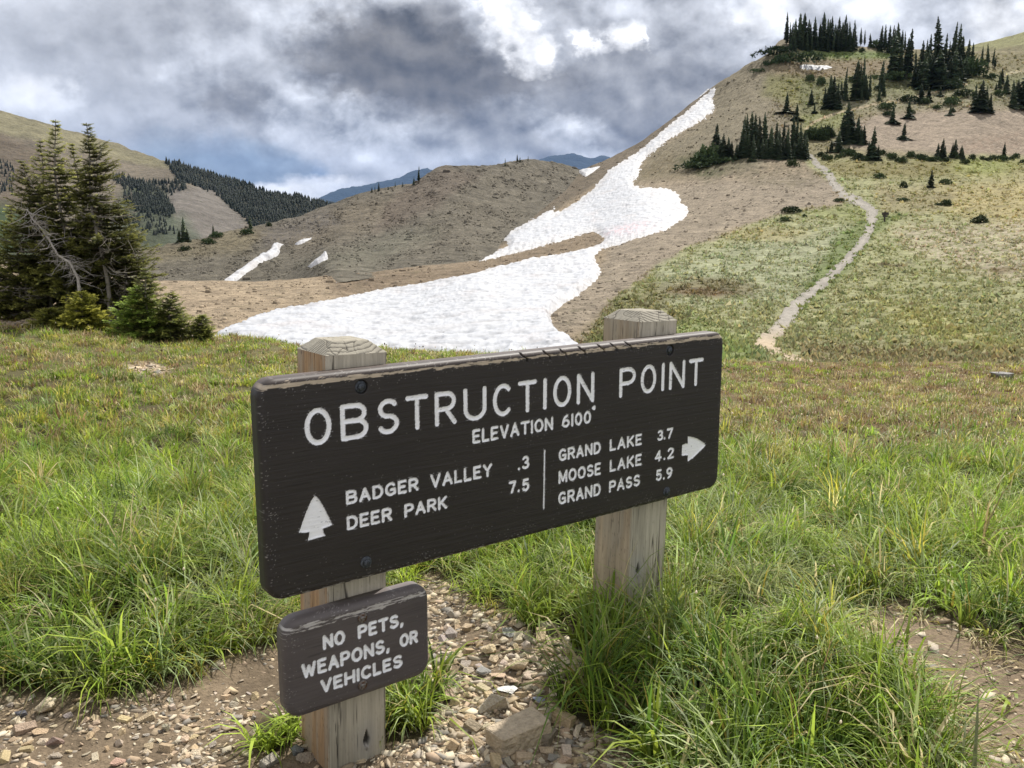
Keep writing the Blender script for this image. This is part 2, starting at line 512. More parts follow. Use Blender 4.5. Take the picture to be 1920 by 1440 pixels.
HILL = [
    ('poly', [(-600, 470), (560, 515), (650, 540), (560, 590), (430, 650), (-600, 650)], (172, 150, 118), 40, 20),
    ('poly', [(600, 515), (910, 485), (1120, 430), (1135, 455), (900, 520), (640, 565)], (138, 118, 92), 25, 15),
    ('poly', [(900, 490), (1070, 330), (1345, 150), (1342, 175), (1195, 290), (1130, 340), (1040, 395)], (118, 104, 84), 6, 4),
    ('poly', [(1335, 150), (1470, 70), (1520, 130), (1500, 230), (1420, 320), (1190, 345), (1215, 290), (1335, 215)], (138, 126, 98), 14, 12),
    ('poly', [(1190, 335), (1230, 290), (1420, 290), (1300, 330)], (118, 104, 72), 12, 14, 0.9, 0, 0.1),
    ('poly', [(1260, 300), (1340, 285), (1420, 300), (1330, 345)], (92, 92, 52), 10, 14, 0.9, 0, 0.1),
    ('poly', [(1190, 352), (1420, 330), (1560, 330), (1570, 385), (1400, 425), (1230, 500), (1120, 600), (1040, 640), (1030, 590), (1125, 510)], (156, 140, 116), 14, 10),
    ('poly', [(1340, 300), (1520, 300), (1560, 335), (1500, 355), (1400, 345)], (124, 112, 84), 10, 14, 0.7, 0, 0.15),
    # the upper hill
    ('poly', [(1435, 90), (1920, 90), (2500, 80), (2500, 300), (1500, 300), (1480, 200)], (138, 128, 86), 12, 12),
    ('poly', [(1500, 92), (1690, 96), (1680, 112), (1510, 110)], (122, 138, 66), 6, 6),
    ('poly', [(1470, 112), (1690, 112), (1690, 132), (1540, 150), (1430, 140)], (142, 122, 90), 8, 8, 0.8),
    ('poly', [(1440, 140), (1560, 150), (1500, 200), (1430, 180)], (128, 126, 62), 10, 10, 0.8),
    ('poly', [(1500, 150), (1920, 140), (1920, 190), (1500, 215)], (120, 122, 72), 8, 12, 0.8, 0, 0.0),
    ('poly', [(1560, 190), (1920, 160), (1920, 205), (1600, 212)], (152, 140, 112), 8, 12, 0.6, 0, 0.1),
    ('poly', [(1580, 232), (1640, 216), (1760, 205), (1870, 206), (2100, 198), (2400, 210), (2400, 290), (1920, 296), (1700, 285), (1590, 278)], (162, 143, 119), 8, 8),
    ('poly', [(1800, 262), (1920, 245), (1920, 290), (1800, 286)], (150, 124, 100), 8, 8, 0.6, 0, 0.2),
    ('poly', [(1500, 215), (1600, 205), (1590, 240), (1510, 250)], (136, 140, 76), 6, 6, 0.8),
    # the meadow
    ('poly', [(1080, 760), (1095, 640), (1150, 565), (1215, 512), (1290, 465), (1400, 425), (1480, 395), (1585, 388), (1570, 350), (1530, 320), (1510, 297), (1580, 296), (1920, 292), (2500, 290), (2500, 780)], (160, 160, 106), 6, 14),
    ('poly', [(1240, 500), (1420, 440), (1610, 420), (1590, 480), (1480, 570), (1240, 575)], (164, 168, 126), 20, 20, 0.85),
    ('ell', (1440, 440, 75, 13), (168, 152, 92), 0.6, 10, 0.6),
    ('poly', [(1530, 300), (1640, 300), (1920, 296), (1920, 325), (1700, 335), (1570, 330)], (134, 122, 62), 10, 14, 0.8),
    ('ell', (1850, 312, 60, 16), (152, 160, 74), 0.7, 14, 0.8),
    ('poly', [(1760, 350), (1920, 330), (2300, 320), (2300, 430), (1900, 425), (1780, 400)], (182, 160, 98), 25, 20, 0.65),
    ('poly', [(1640, 345), (1790, 352), (1760, 400), (1650, 395)], (160, 144, 98), 16, 20, 0.7),
    ('poly', [(1670, 430), (1920, 410), (2300, 420), (2300, 540), (1880, 530), (1700, 470)], (188, 172, 142), 14, 20, 0.85, 0, 0.18),
    ('poly', [(1570, 440), (1640, 400), (1700, 400), (1640, 440), (1600, 500), (1530, 560), (1490, 600), (1500, 560)], (116, 134, 58), 8, 10, 0.75),
    ('poly', [(1640, 380), (1580, 385), (1500, 400), (1620, 420)], (138, 146, 70), 8, 10, 0.6),
    ('poly', [(1640, 560), (1740, 580), (1900, 640), (2200, 650), (1850, 660), (1700, 625)], (164, 158, 82), 18, 16, 0.65),
    ('ell', (1330, 542, 95, 19), (118, 100, 62), 0.4, 16, 0.7, 0, 0.0),
    ('ell', (1315, 548, 60, 8), (120, 86, 54), 0.5, 10, 0.5),
    ('ell', (1880, 508, 25, 5), (112, 88, 48), 0.4, 6, 0.7),
    ('ell', (1665, 496, 40, 4), (120, 96, 74), 0.4, 8, 0.6),
    ('poly', [(1120, 640), (1300, 600), (1420, 640), (1420, 690), (1100, 720)], (142, 158, 82), 20, 20, 0.7),
    ('poly', [(1080, 640), (1150, 565), (1230, 530), (1290, 600), (1180, 640)], (120, 112, 66), 14, 20, 0.7, 0, 0.05),
    ('poly', [(1500, 640), (1920, 655), (2400, 655), (2400, 690), (1500, 690)], (150, 132, 92), 14, 16, 0.7, 0, 0.05),
    # faint upper trail
    ('line', [(1512, 242), (1530, 226), (1570, 212), (1640, 196), (1720, 181), (1812, 158)], (190, 168, 130), 1.2, 3, 0.8, 2.4),
    ('line', [(1880, 143), (1900, 136), (1950, 128)], (200, 186, 150), 1.2, 2, 0.8, 2.2),
]
KNOLL = [
    ('poly', [(820, 330), (980, 295), (1090, 320), (1000, 400), (900, 480), (760, 480), (800, 400)], (116, 108, 91), 30, 20),
    ('poly', [(600, 400), (780, 345), (800, 380), (700, 430), (560, 470), (480, 440)], (124, 112, 92), 25, 20, 0.8),
    ('poly', [(740, 360), (830, 310), (900, 330), (800, 400), (700, 440)], (112, 98, 84), 12, 20, 0.7, 0, 0.0),
    ('poly', [(560, 500), (760, 430), (820, 440), (700, 500)], (122, 120, 100), 20, 20, 0.6, 0, 0.05),
    ('poly', [(260, 470), (420, 430), (500, 425), (470, 470), (300, 490)], (128, 116, 84), 15, 20, 0.7, 0, 0.0),
    ('poly', [(480, 430), (620, 390), (640, 420), (500, 470)], (104, 98, 92), 14, 16, 0.7, 0, 0.1),
]
MOUNT = [
    ('poly', [(-600, 40), (0, 200), (310, 300), (335, 318), (150, 282), (0, 250), (-600, 150)], (138, 130, 94), 6, 6),
    ('poly', [(-600, 150), (0, 250), (120, 300), (100, 400), (-600, 330)], (112, 98, 78), 10, 14),
    ('poly', [(-600, 380), (0, 380), (60, 400), (100, 480), (-600, 480)], (66, 84, 46), 14, 16),
    ('poly', [(235, 345), (320, 355), (330, 400), (350, 470), (250, 480), (200, 430)], (78, 88, 62), 12, 16, 0.9),
    ('poly', [(315, 352), (400, 350), (440, 390), (466, 425), (400, 460), (350, 440), (320, 390)], (124, 116, 106), 8, 10),
    ('poly', [(345, 400), (380, 450), (330, 470), (300, 420)], (96, 104, 82), 12, 12, 0.8),
    ('poly', [(310, 303), (400, 328), (640, 385), (700, 430), (560, 430), (480, 415), (430, 385), (405, 355), (330, 332)], (62, 62, 40), 6, 8, 0.9),
]


def hill_disp(P, x, y, rock):
    X, Y = P[..., 0], P[..., 1]
    d = 0.22 * fbm(X / 6.0, Y / 6.0, 4, 0.55) * smooth(20, 60, Y) + 0.05 * fbm(X / 0.9, Y / 0.9, 3, 0.6)
    rd = np.abs(fbm((X + 0.6 * Y) / 9.0, (Y - 0.2 * X) / 4.0, 5, 0.6))
    return d + rock * (0.9 * (0.35 - rd) + 0.5 * fbm(X / 2.2, Y / 2.2, 4, 0.65))


def rockA(x, y):
    r = smooth(-20, 15, sdpoly(x, y, [(1335, 150), (1470, 70), (1520, 110), (1480, 230), (1400, 290), (1190, 345), (1215, 290), (1335, 215)]))
    return r * 0.8


def rockB(x, y):
    n = fbm(x / 90.0 + y / 60.0, y / 50.0 - x / 200.0, 3, 0.6)
    return np.clip(0.35 + 1.0 * n, 0.05, 1.0) * smooth(0, 30, TA(x) - y)


def surfA(x, y):
    P = px2w(x, y, FA(x, y)); P[..., 2] += hill_disp(P, x, y, rockA(x, y)); return P


def surfB(x, y):
    P = px2w(x, y, FB(x, y)); P[..., 2] += hill_disp(P, x, y, rockB(x, y)); return P


def surfC(x, y):
    P = px2w(x, y, FC(x, y))
    P[..., 2] += 5.0 * fbm(P[..., 0] / 70.0, P[..., 1] / 70.0, 5, 0.55) - 3.0 * np.abs(fbm((P[..., 0] - 0.5 * P[..., 1]) / 60.0, (P[..., 1] + P[..., 0]) / 240.0, 4, 0.6))
    return P


def terrain(name, xs, top, bot, nrow, surf, base, layers, mat, skirt=(4.0, 0.35), specks=None):
    T, B = top(xs), bot(xs)
    s = np.linspace(0, 1, nrow)[:, None]
    x = np.repeat(xs[None], nrow, 0); y = T[None] + (B - T)[None] * s
    P = surf(x, y); C = paint(base, x, y, layers)
    if specks is not None: C = specks(C, x, y, P)
    # the back of the landform, beyond its skyline
    rows = []; d = P[0] - np.array([0, 0, EYE]); h = d.copy(); h[:, 2] = 0; h /= np.linalg.norm(h, axis=1)[:, None]
    for k in range(10, 0, -1):
        q = P[0] + h * (skirt[0] * k * k / 3.0); q[:, 2] -= skirt[1] * skirt[0] * k * k / 3.0 * (k / 6.0 + 0.2); rows.append(q)
    P = np.concatenate([np.stack(rows), P], 0)
    C = np.concatenate([np.repeat(C[:1], 10, 0), C], 0)
    o = mesh_obj(name, P.reshape(-1, 3), [grid_faces(*P.shape[:2])[:, ::-1]], mat, C.reshape(-1, 3))
    return o


def meadow_specks(C, x, y, P):
    """tufts, bare soil and pale lichen as fine patches on the meadow and the gravel"""
    X, Y = P[..., 0], P[..., 1]
    n = fbm(X / 0.55, Y / 1.1, 3, 0.7); m = fbm(X / 2.6 + 9, Y / 5.0, 3, 0.6)
    C = C * (1 + 0.30 * n + 0.22 * m)[..., None]
    dark = smooth(0.22, 0.42, fbm(X / 0.8 + 31, Y / 1.7, 3, 0.6))
    C = C * (1 - 0.40 * dark)[..., None]
    return np.clip(C, 0.01, 0.9)


def rock_specks(C, x, y, P):
    X, Y, Z = P[..., 0], P[..., 1], P[..., 2]
    n = fbm(X / 0.9, (Y + 2 * Z) / 1.6, 3, 0.7); m = fbm((X + Z) / 5.0 + 9, (Y - X) / 9.0, 4, 0.6)
    C = C * (1 + 0.30 * n + 0.25 * m)[..., None]
    dark = smooth(0.18, 0.40, fbm((X + 0.5 * Y) / 3.0 + 31, (Y - 0.4 * X) / 2.0, 4, 0.65))
    C = C * (1 - 0.45 * dark)[..., None]
    return np.clip(C, 0.01, 0.9)


mat_hill = attr_mat("meadow_soil", ((0.35, 0.20), (1.1, 0.30), (4.0, 0.30)), bump=((0.9, 0.8, 0.5, 8), (5.0, 0.9, 0.15, 5)),
                    speck=((0.9, 0.55, 0.68, 0.42, (.085, .082, .042)), (2.6, 0.57, 0.70, 0.4, (.06, .055, .03)), (1.7, 0.60, 0.72, 0.45, (.34, .31, .25))))
mat_knoll = attr_mat("rocky_slope", ((0.25, 0.22), (0.9, 0.35), (3.0, 0.3)), bump=((0.35, 0.9, 0.9, 9), (2.5, 0.9, 0.25, 6)),
                     speck=((0.45, 0.52, 0.64, 0.40, (.075, .066, .055)), (1.6, 0.56, 0.68, 0.45, (.07, .06, .05)), (2.2, 0.61, 0.72, 0.5, (.30, .275, .235))))
mat_mount = attr_mat("mountain_scree", ((0.015, 0.12), (0.06, 0.2), (0.25, 0.2)), bump=((0.03, 0.9, 9.0, 9), (0.25, 0.8, 2.0, 5)),
                     speck=((0.10, 0.58, 0.68, 0.5, (.05, .055, .035)),))

xsA = np.linspace(-560, 2460, 720)
hillside = tag(terrain("hillside", xsA, TA, BA, 300, surfA, (158, 138, 108), HILL, mat_hill, specks=meadow_specks), "green and gravel hillside rising behind the sign", kind='structure')
xsB = np.linspace(-60, 1106, 420)
knoll = tag(terrain("knoll", xsB, TB, BB, 150, surfB, (112, 105, 89), KNOLL, mat_knoll, specks=rock_specks), "bare rocky knoll beyond the snowfield", kind='structure')
xsC = np.linspace(-560, 760, 420)
mountain = tag(terrain("mountain", xsC, TC, BC, 200, surfC, (126, 114, 94), MOUNT, mat_mount, skirt=(30.0, 0.3)), "brown mountain with forest spur far on the left", kind='structure')


# grassy slope far right behind the hilltop trees
def far_slope():
    xs = np.linspace(1560, 2500, 160)
    T = lambda x: interp(x, [(1560, 104), (1700, 103), (1820, 85), (1870, 74), (1920, 60), (2050, 25), (2500, -60)])
    Bt = lambda x: T(x) + 90
    Fd = lambda x, y: 330 + 1.6 * (T(x) + 90 - y)

    def surf(x, y):
        P = px2w(x, y, Fd(x, y)); P[..., 2] += 0.8 * fbm(P[..., 0] / 9.0, P[..., 1] / 9.0, 4, 0.55); return P
    o = terrain("upper_hill", xs, T, Bt, 60, surf, (142, 140, 82), [('poly', [(1830, 95), (1920, 85), (1920, 105), (1850, 110)], (118, 104, 72), 6, 8, 0.7)], mat_hill, specks=meadow_specks)
    tag(o, "green shoulder of the hill rising at the far right", kind='structure')


far_slope()


# distant blue ranges
def far_range():
    prof = [(-900, 380), (300, 380), (560, 388), (592, 374), (640, 353), (680, 347), (700, 345), (725, 338), (745, 335), (770, 322), (800, 313), (830, 330), (900, 335), (980, 318), (1015, 297), (1050, 290), (1075, 287), (1110, 298), (1128, 291), (1160, 300), (1300, 320), (1600, 360), (2700, 380)]
    xs = np.linspace(-600, 2500, 700)
    T = lambda x: interp(x, prof) + 7.0 * fbm(x / 30.0, 0 * x + 3, 5, 0.62)
    Bt = lambda x: 560 + 0 * x

    def surf(x, y):
        P = px2w(x, y, 7000 + (560 - y) * 14.0); P[..., 2] += 60 * fbm(P[..., 0] / 700.0, P[..., 1] / 500.0, 5, 0.6) * smooth(0, 60, y - T(x)); return P
    m = attr_mat("forested_range", ((0.002, 0.2),), bump=((0.004, 0.7, 60.0, 6),))
    o = terrain("distant_hills", xs, T, Bt, 40, surf, (40, 58, 62), [], m, skirt=(200.0, 0.3))
    tag(o, "forested mountain range in the blue distance", kind='structure')


far_range()

# ------------------------------------------------------------------ foreground ground
CREST = [(-1500, 610, 12), (-300, 604, 13), (0, 598, 13.2), (150, 596, 13.2), (300, 626, 12.6), (420, 642, 12), (560, 658, 11), (720, 670, 10.6), (850, 678, 10.6), (1000, 686, 11), (1200, 692, 12), (1400, 693, 13), (1700, 692, 13.2), (1920, 694, 13), (2300, 694, 13), (3500, 694, 13)]
_cy = np.array(CREST, float)


def ground_z(X, Y, detail=True):
    X = np.asarray(X, float); Y = np.asarray(Y, float)
    t = X / np.maximum(Y, 0.8)
    px = 960 + F * 0.95 * t
    yc = np.interp(px, _cy[:, 0], _cy[:, 1]) + 10.0 * fbm(px / 150.0, 0 * px + 2.2, 3, 0.6); Yc = np.interp(px, _cy[:, 0], _cy[:, 2])
    r = ray(np.full_like(px, 960.0), yc)
    zc = EYE + r[..., 2] / r[..., 1] * Yc
    s = smooth(3.0, 12.5, Y * 12.5 / Yc)
    z = zc * s + 0.10 * smooth(2.3, 3.0, Y) * smooth(-0.5, 0.4, X) * (1 - s)
    over = np.maximum(Y - Yc, 0)
    z = z - np.where(over < 4, 0.055 * over * over, 0.88 + 0.44 * (over - 4))
    z = z + 0.05 * fbm(X / 1.7, Y / 1.7, 3, 0.5) * smooth(2.2, 4.5, Y)
    # a hummock of thick turf in the left foreground and right of the right post
    z = z + 0.10 * np.exp(-(((X + 1.9) / 0.9) ** 2 + ((Y - 3.9) / 0.9) ** 2))
    z = z + 0.12 * np.exp(-(((X - 0.85) / 0.35) ** 2 + ((Y - 2.55) / 0.45) ** 2))
    if detail: z = z + 0.012 * fbm(X / 0.16, Y / 0.16, 4, 0.6)
    return z


# turf and gravel, traced on the ground
GRAVEL = [[(-400, 1315), (60, 1302), (200, 1300), (330, 1275), (420, 1235), (545, 1190), (700, 1120), (735, 1085), (800, 1075), (850, 1100), (960, 1150), (1000, 1190), (1085, 1190), (1110, 1240), (1060, 1300), (1080, 1360), (1190, 1390), (1230, 1500), (1230, 1800), (-500, 1800)]]
DIRT = [(1560, 1165), (1680, 1140), (1920, 1205), (2400, 1300), (2400, 1900), (1850, 1900), (1805, 1440), (1765, 1340), (1700, 1285), (1635, 1232)]
BARE = [[(225, 685), (275, 678), (320, 690), (300, 705), (240, 700)], [(0, 590), (80, 598), (70, 612), (-60, 615), (-200, 600)], [(320, 626), (420, 634), (400, 640), (330, 640)],]
TUFTS = [[(700, 1275), (790, 1262), (838, 1300), (800, 1390), (715, 1400)], [(475, 1352), (530, 1338), (558, 1365), (520, 1420), (482, 1398)], [(960, 1140), (1060, 1110), (1110, 1165), (1030, 1185), (960, 1170)], [(705, 1085), (790, 1075), (760, 1120), (700, 1110)]]


def zones(X, Y):
    Z = ground_z(X, Y, False)
    x, y = to_px(np.stack([X, Y, Z], -1))
    n1 = fbm(X / 0.35, Y / 0.35, 3, 0.6); n2 = fbm(X / 0.5 + 8, Y / 0.5 + 3, 3, 0.6)
    behind = (Y < 1.2)
    sd = sdpoly(x + 35 * n1, y + 22 * n2, GRAVEL[0])
    gr = smooth(-12, 14, sd)
    di = smooth(-25, 30, sdpoly(x + 40 * n1, y + 25 * n2, DIRT))
    ba = 0
    for b in BARE: ba = np.maximum(ba, smooth(-6, 6, sdpoly(x + 14 * n1, y + 8 * n2, b)))
    tu = 0
    for b in TUFTS: tu = np.maximum(tu, smooth(-8, 8, sdpoly(x + 14 * n1, y + 12 * n2, b)))
    gr = np.where(behind, 1.0, gr); di = np.where(behind, 0.0, di)
    ba = np.where(behind, 0.0, ba); tu = np.where(behind, 0.0, tu)
    return x, y, gr, di, ba, tu


mat_soil = attr_mat("mountain_soil", ((9.0, 0.2), (60.0, 0.3)), bump=((40.0, 0.7, 0.02, 6), (220.0, 0.6, 0.004, 4)))


def build_ground():
    na, nr = 560, 420
    th = np.linspace(math.radians(-86), math.radians(86), na)
    r = np.geomspace(0.5, 30.0, nr)
    R, T = np.meshgrid(r, th, indexing='ij')
    X = R * np.sin(T); Y = -1.2 + R * np.cos(T)
    Z = ground_z(X, Y)
    x, y, gr, di, ba, tu = zones(X, Y)
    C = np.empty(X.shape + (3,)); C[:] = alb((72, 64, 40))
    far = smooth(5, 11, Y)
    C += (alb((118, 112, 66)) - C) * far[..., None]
    right = smooth(1250, 1450, x) * smooth(860, 760, y)
    C += (alb((128, 100, 66)) - C) * (right * 0.8)[..., None]
    g = np.clip(gr * (1 - tu), 0, 1)
    n = fbm(X / 0.3, Y / 0.3, 4, 0.6)
    soil = alb((108, 92, 70)) + (alb((154, 132, 102)) - alb((108, 92, 70))) * np.clip(0.5 + n, 0, 1)[..., None]
    C += (soil - C) * g[..., None]
    C += (alb((164, 140, 110)) - C) * (np.clip(di, 0, 1) * (0.8 + 0.2 * n))[..., None]
    C += (alb((196, 168, 136)) - C) * (np.clip(ba, 0, 1) * 0.9)[..., None]
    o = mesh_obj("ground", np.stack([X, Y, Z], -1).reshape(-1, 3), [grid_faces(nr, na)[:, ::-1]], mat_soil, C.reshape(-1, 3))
    tag(o, "grassy and stony ground around the sign", kind='structure')


build_ground()


# ------------------------------------------------------------------ sheets laid over the hillside: snow and trail
def draped(name, poly, surf, thick, slope, mat, step=2.0, ragged=3.0, colf=None, sink=0.5, smoothn=None, inset=0.0):
    p = np.array(poly, float)
    x0, y0 = p.min(0) - 10; x1, y1 = p.max(0) + 10
    xs = np.arange(x0, x1, step); ys = np.arange(y0, y1, step)
    x, y = np.meshgrid(xs, ys)
    sd = sdpoly(x, y, poly)
    sd = sd - inset * smooth(680, 560, y) + ragged * fbm(x / 9.0, y / 6.0, 3, 0.6)
    P = surf(x, y)
    h = np.clip(sd * slope, -sink, thick)
    P[..., 2] += h
    if smoothn is not None: P[..., 2] += smoothn(P, sd)
    keep = sd > -3 * step
    fm = keep[:-1, :-1] | keep[1:, :-1] | keep[:-1, 1:] | keep[1:, 1:]
    f = grid_faces(*x.shape, mask=fm)[:, ::-1]
    u, inv = np.unique(f, return_inverse=True)
    V = P.reshape(-1, 3)[u]
    C = colf(x, y, P, sd).reshape(-1, 3)[u] if colf else None
    return mesh_obj(name, V, [inv.reshape(-1, 4)], mat, C)


def snow_material():
    m, nt, b = new_mat("old_snow")
    N = nt.nodes.new; L = nt.links.new
    b.inputs['Roughness'].default_value = 0.7; b.inputs['Specular IOR Level'].default_value = 0.3
    at = N('ShaderNodeAttribute'); at.attribute_name = 'Col'
    tc = N('ShaderNodeTexCoord')
    vo = N('ShaderNodeTexVoronoi'); vo.inputs['Scale'].default_value = 1.1; vo.feature = 'SMOOTH_F1'; vo.inputs['Smoothness'].default_value = 0.6
    no = N('ShaderNodeTexNoise'); no.inputs['Scale'].default_value = 2.4; no.inputs['Detail'].default_value = 5
    L(tc.outputs['Object'], vo.inputs['Vector']); L(tc.outputs['Object'], no.inputs['Vector'])
    b1 = N('ShaderNodeBump'); b1.inputs['Strength'].default_value = 0.65; b1.inputs['Distance'].default_value = 0.28
    b2 = N('ShaderNodeBump'); b2.inputs['Strength'].default_value = 0.5; b2.inputs['Distance'].default_value = 0.12
    L(vo.outputs['Distance'], b1.inputs['Height']); L(no.outputs['Fac'], b2.inputs['Height']); L(b1.outputs[0], b2.inputs['Normal'])
    L(b2.outputs[0], b.inputs['Normal']); L(at.outputs['Color'], b.inputs['Base Color'])
    return m


mat_snow = snow_material()


def snow_col(x, y, P, sd):
    C = np.empty(x.shape + (3,)); C[:] = (0.385, 0.397, 0.424)
    d = smooth(0.05, 0.5, fbm(P[..., 0] / 3.0, P[..., 1] / 5.0, 5, 0.65))
    C += (np.array((0.37, 0.345, 0.345)) - C) * (0.55 * d)[..., None]
    d2 = smooth(0.0, 0.45, fbm((P[..., 0] + P[..., 1] * .5) / 9.0, (P[..., 1] - P[..., 0] * .6) / 2.2, 5, 0.65)); C += (np.array((0.33, 0.31, 0.30)) - C) * (0.30 * d2)[..., None]
    pk = np.exp(-(((x - 1180) / 45) ** 2 + ((y - 434 + (x - 1180) * 0.2) / 8) ** 2)) * smooth(0.0, 0.3, fbm(x / 8, y / 4, 3, 0.6) + 0.15)
    C += (np.array((0.53, 0.345, 0.365)) - C) * (0.8 * pk)[..., None]
    e = smooth(11 + 9 * fbm(x / 14.0, y / 8.0, 3), -2, sd)
    C += (np.array((0.50, 0.46, 0.42)) - C) * (0.35 * e)[..., None]
    sp = smooth(0.42, 0.55, fbm(P[..., 0] / 0.7 + 50, P[..., 1] / 1.2, 3, 0.7))
    C *= (1 - 0.35 * sp)[..., None]
    pit = smooth(0.10, 0.40, np.abs(fbm(P[..., 0] / 1.1, P[..., 1] / 1.5, 3, 0.55)))
    C *= (1 - 0.22 * pit)[..., None]
    return C


SNOW = [(1339, 167), (1335, 187), (1337, 206), (1320, 222), (1289, 240), (1255, 260), (1233, 278), (1211, 293), (1204, 304), (1198, 315), (1197, 329), (1184, 340), (1187, 349), (1202, 354), (1233, 355), (1260, 357), (1273, 367), (1275, 382), (1287, 389), (1291, 396), (1278, 411), (1247, 429), (1211, 440), (1167, 453), (1127, 467), (1113, 479), (1117, 491), (1124, 504), (1124, 516), (1107, 535), (1075, 560), (1045, 578), (1030, 592), (1037, 617), (1049, 629), (1070, 641), (1120, 690), (1100, 730), (500, 712), (380, 660), (405, 632), (440, 615), (480, 597), (540, 580), (600, 567), (700, 548), (800, 532), (900, 510), (944, 499), (1011, 483), (1055, 475), (1089, 469), (1122, 462), (1135, 453), (1133, 447), (1124, 438), (1113, 434), (1078, 442), (1033, 455), (967, 473), (900, 488), (953, 463), (954, 454), (945, 447), (958, 435), (989, 418), (1022, 400), (1040, 390), (1033, 402), (1047, 396), (1033, 409), (1078, 382), (1111, 358), (1133, 333), (1140, 323), (1167, 304), (1195, 287), (1222, 264), (1251, 240), (1280, 217), (1313, 187)]
def cups(P, sd):
    X, Y = P[..., 0], P[..., 1]
    amp = np.clip(0.9 + 1.3 * fbm(X / 9.0, Y / 9.0, 3), 0.15, 2.0)
    return -0.16 * amp * np.abs(fbm(X / 1.1, Y / 1.5, 3, 0.55)) - 0.05 * np.abs(fbm(X / 0.35, Y / 0.5, 2, 0.55)) + 0.08


so = draped("snowfield", SNOW, surfA, 0.30, 0.03, mat_snow, 1.6, 3.6, snow_col, smoothn=cups)
tag(so, "long white snowfield filling the gully and bowl behind the sign", 'snowfield')
for poly, sf, lab in [
    ([(1084, 321), (1093, 317), (1127, 311), (1113, 322), (1098, 331), (1089, 326)], surfA, "small triangular snow patch high in the saddle beside the long snowfield"),
    ([(415, 536), (420, 527), (434, 517), (459, 501), (480, 487), (503, 474), (514, 461), (532, 458), (524, 468), (525, 474), (514, 488), (494, 492), (473, 506), (443, 527), (440, 536)], surfB, "long narrow diagonal snow patch low on the rocky knoll"),
    ([(552, 459), (565, 451), (584, 448), (572, 457), (558, 461)], surfB, "tiny snow patch highest of the three on the knoll's left flank"),
    ([(577, 500), (592, 489), (612, 476), (616, 487), (597, 496), (583, 501)], surfB, "small pointed snow patch right of the narrow diagonal one"),
    ([(1498, 127), (1505, 122), (1550, 123), (1562, 127), (1548, 130), (1535, 132), (1522, 129), (1512, 132), (1503, 130)], surfA, "flat snow patch on the hilltop below the row of conifers")]:
    o = draped("snow_patch", poly, sf, 0.35, 0.10, mat_snow, 1.2, 1.0, snow_col)
    tag(o, lab, 'snow patch', 'small leftover snow patches')

TRAIL = [(1510, 287), (1522, 287), (1540, 305), (1563, 322), (1572, 342), (1590, 358), (1618, 372), (1640, 384), (1649, 394), (1645, 418), (1637, 442), (1618, 468), (1596, 492), (1574, 516), (1546, 542), (1516, 566), (1503, 585), (1490, 605), (1474, 622), (1455, 640), (1458, 652), (1475, 660), (1500, 670), (1530, 676), (1520, 688), (1480, 684), (1455, 668), (1420, 658), (1408, 650), (1424, 630), (1446, 610), (1466, 585), (1482, 562), (1514, 540), (1546, 514), (1574, 488), (1597, 463), (1616, 438), (1624, 412), (1622, 397), (1602, 386), (1572, 370), (1555, 350), (1547, 330), (1522, 310)]


def trail_col(x, y, P, sd):
    C = np.empty(x.shape + (3,)); C[:] = alb((166, 158, 145))
    w = smooth(600, 650, y); C += (alb((196, 174, 140)) - C) * w[..., None]
    C *= (1 + 0.3 * fbm(P[..., 0] / 0.3, P[..., 1] / 0.5, 3, 0.7) + 0.25 * fbm(P[..., 0] / 1.5, P[..., 1] / 2.5, 3, 0.6))[..., None]
    C *= (0.82 + 0.18 * smooth(0, 7, sd))[..., None]
    return C


mat_trail = attr_mat("trodden_dirt", ((4.0, 0.15), (25.0, 0.25)), bump=((20.0, 0.6, 0.03, 5),))
tr = draped("path", TRAIL, surfA, 0.03, 0.02, mat_trail, 1.5, 5.0, trail_col, sink=0.3, inset=2.0)
tag(tr, "narrow dirt trail climbing the green hillside", kind='structure')


# ------------------------------------------------------------------ tufts on the hillside meadow, stones on the bare slopes
MEADOW = [(1095, 735), (1095, 640), (1150, 570), (1215, 515), (1290, 468), (1400, 428), (1480, 398), (1585, 392), (1570, 350), (1530, 320), (1510, 300), (1580, 298), (1960, 295), (2280, 292), (2280, 740)]


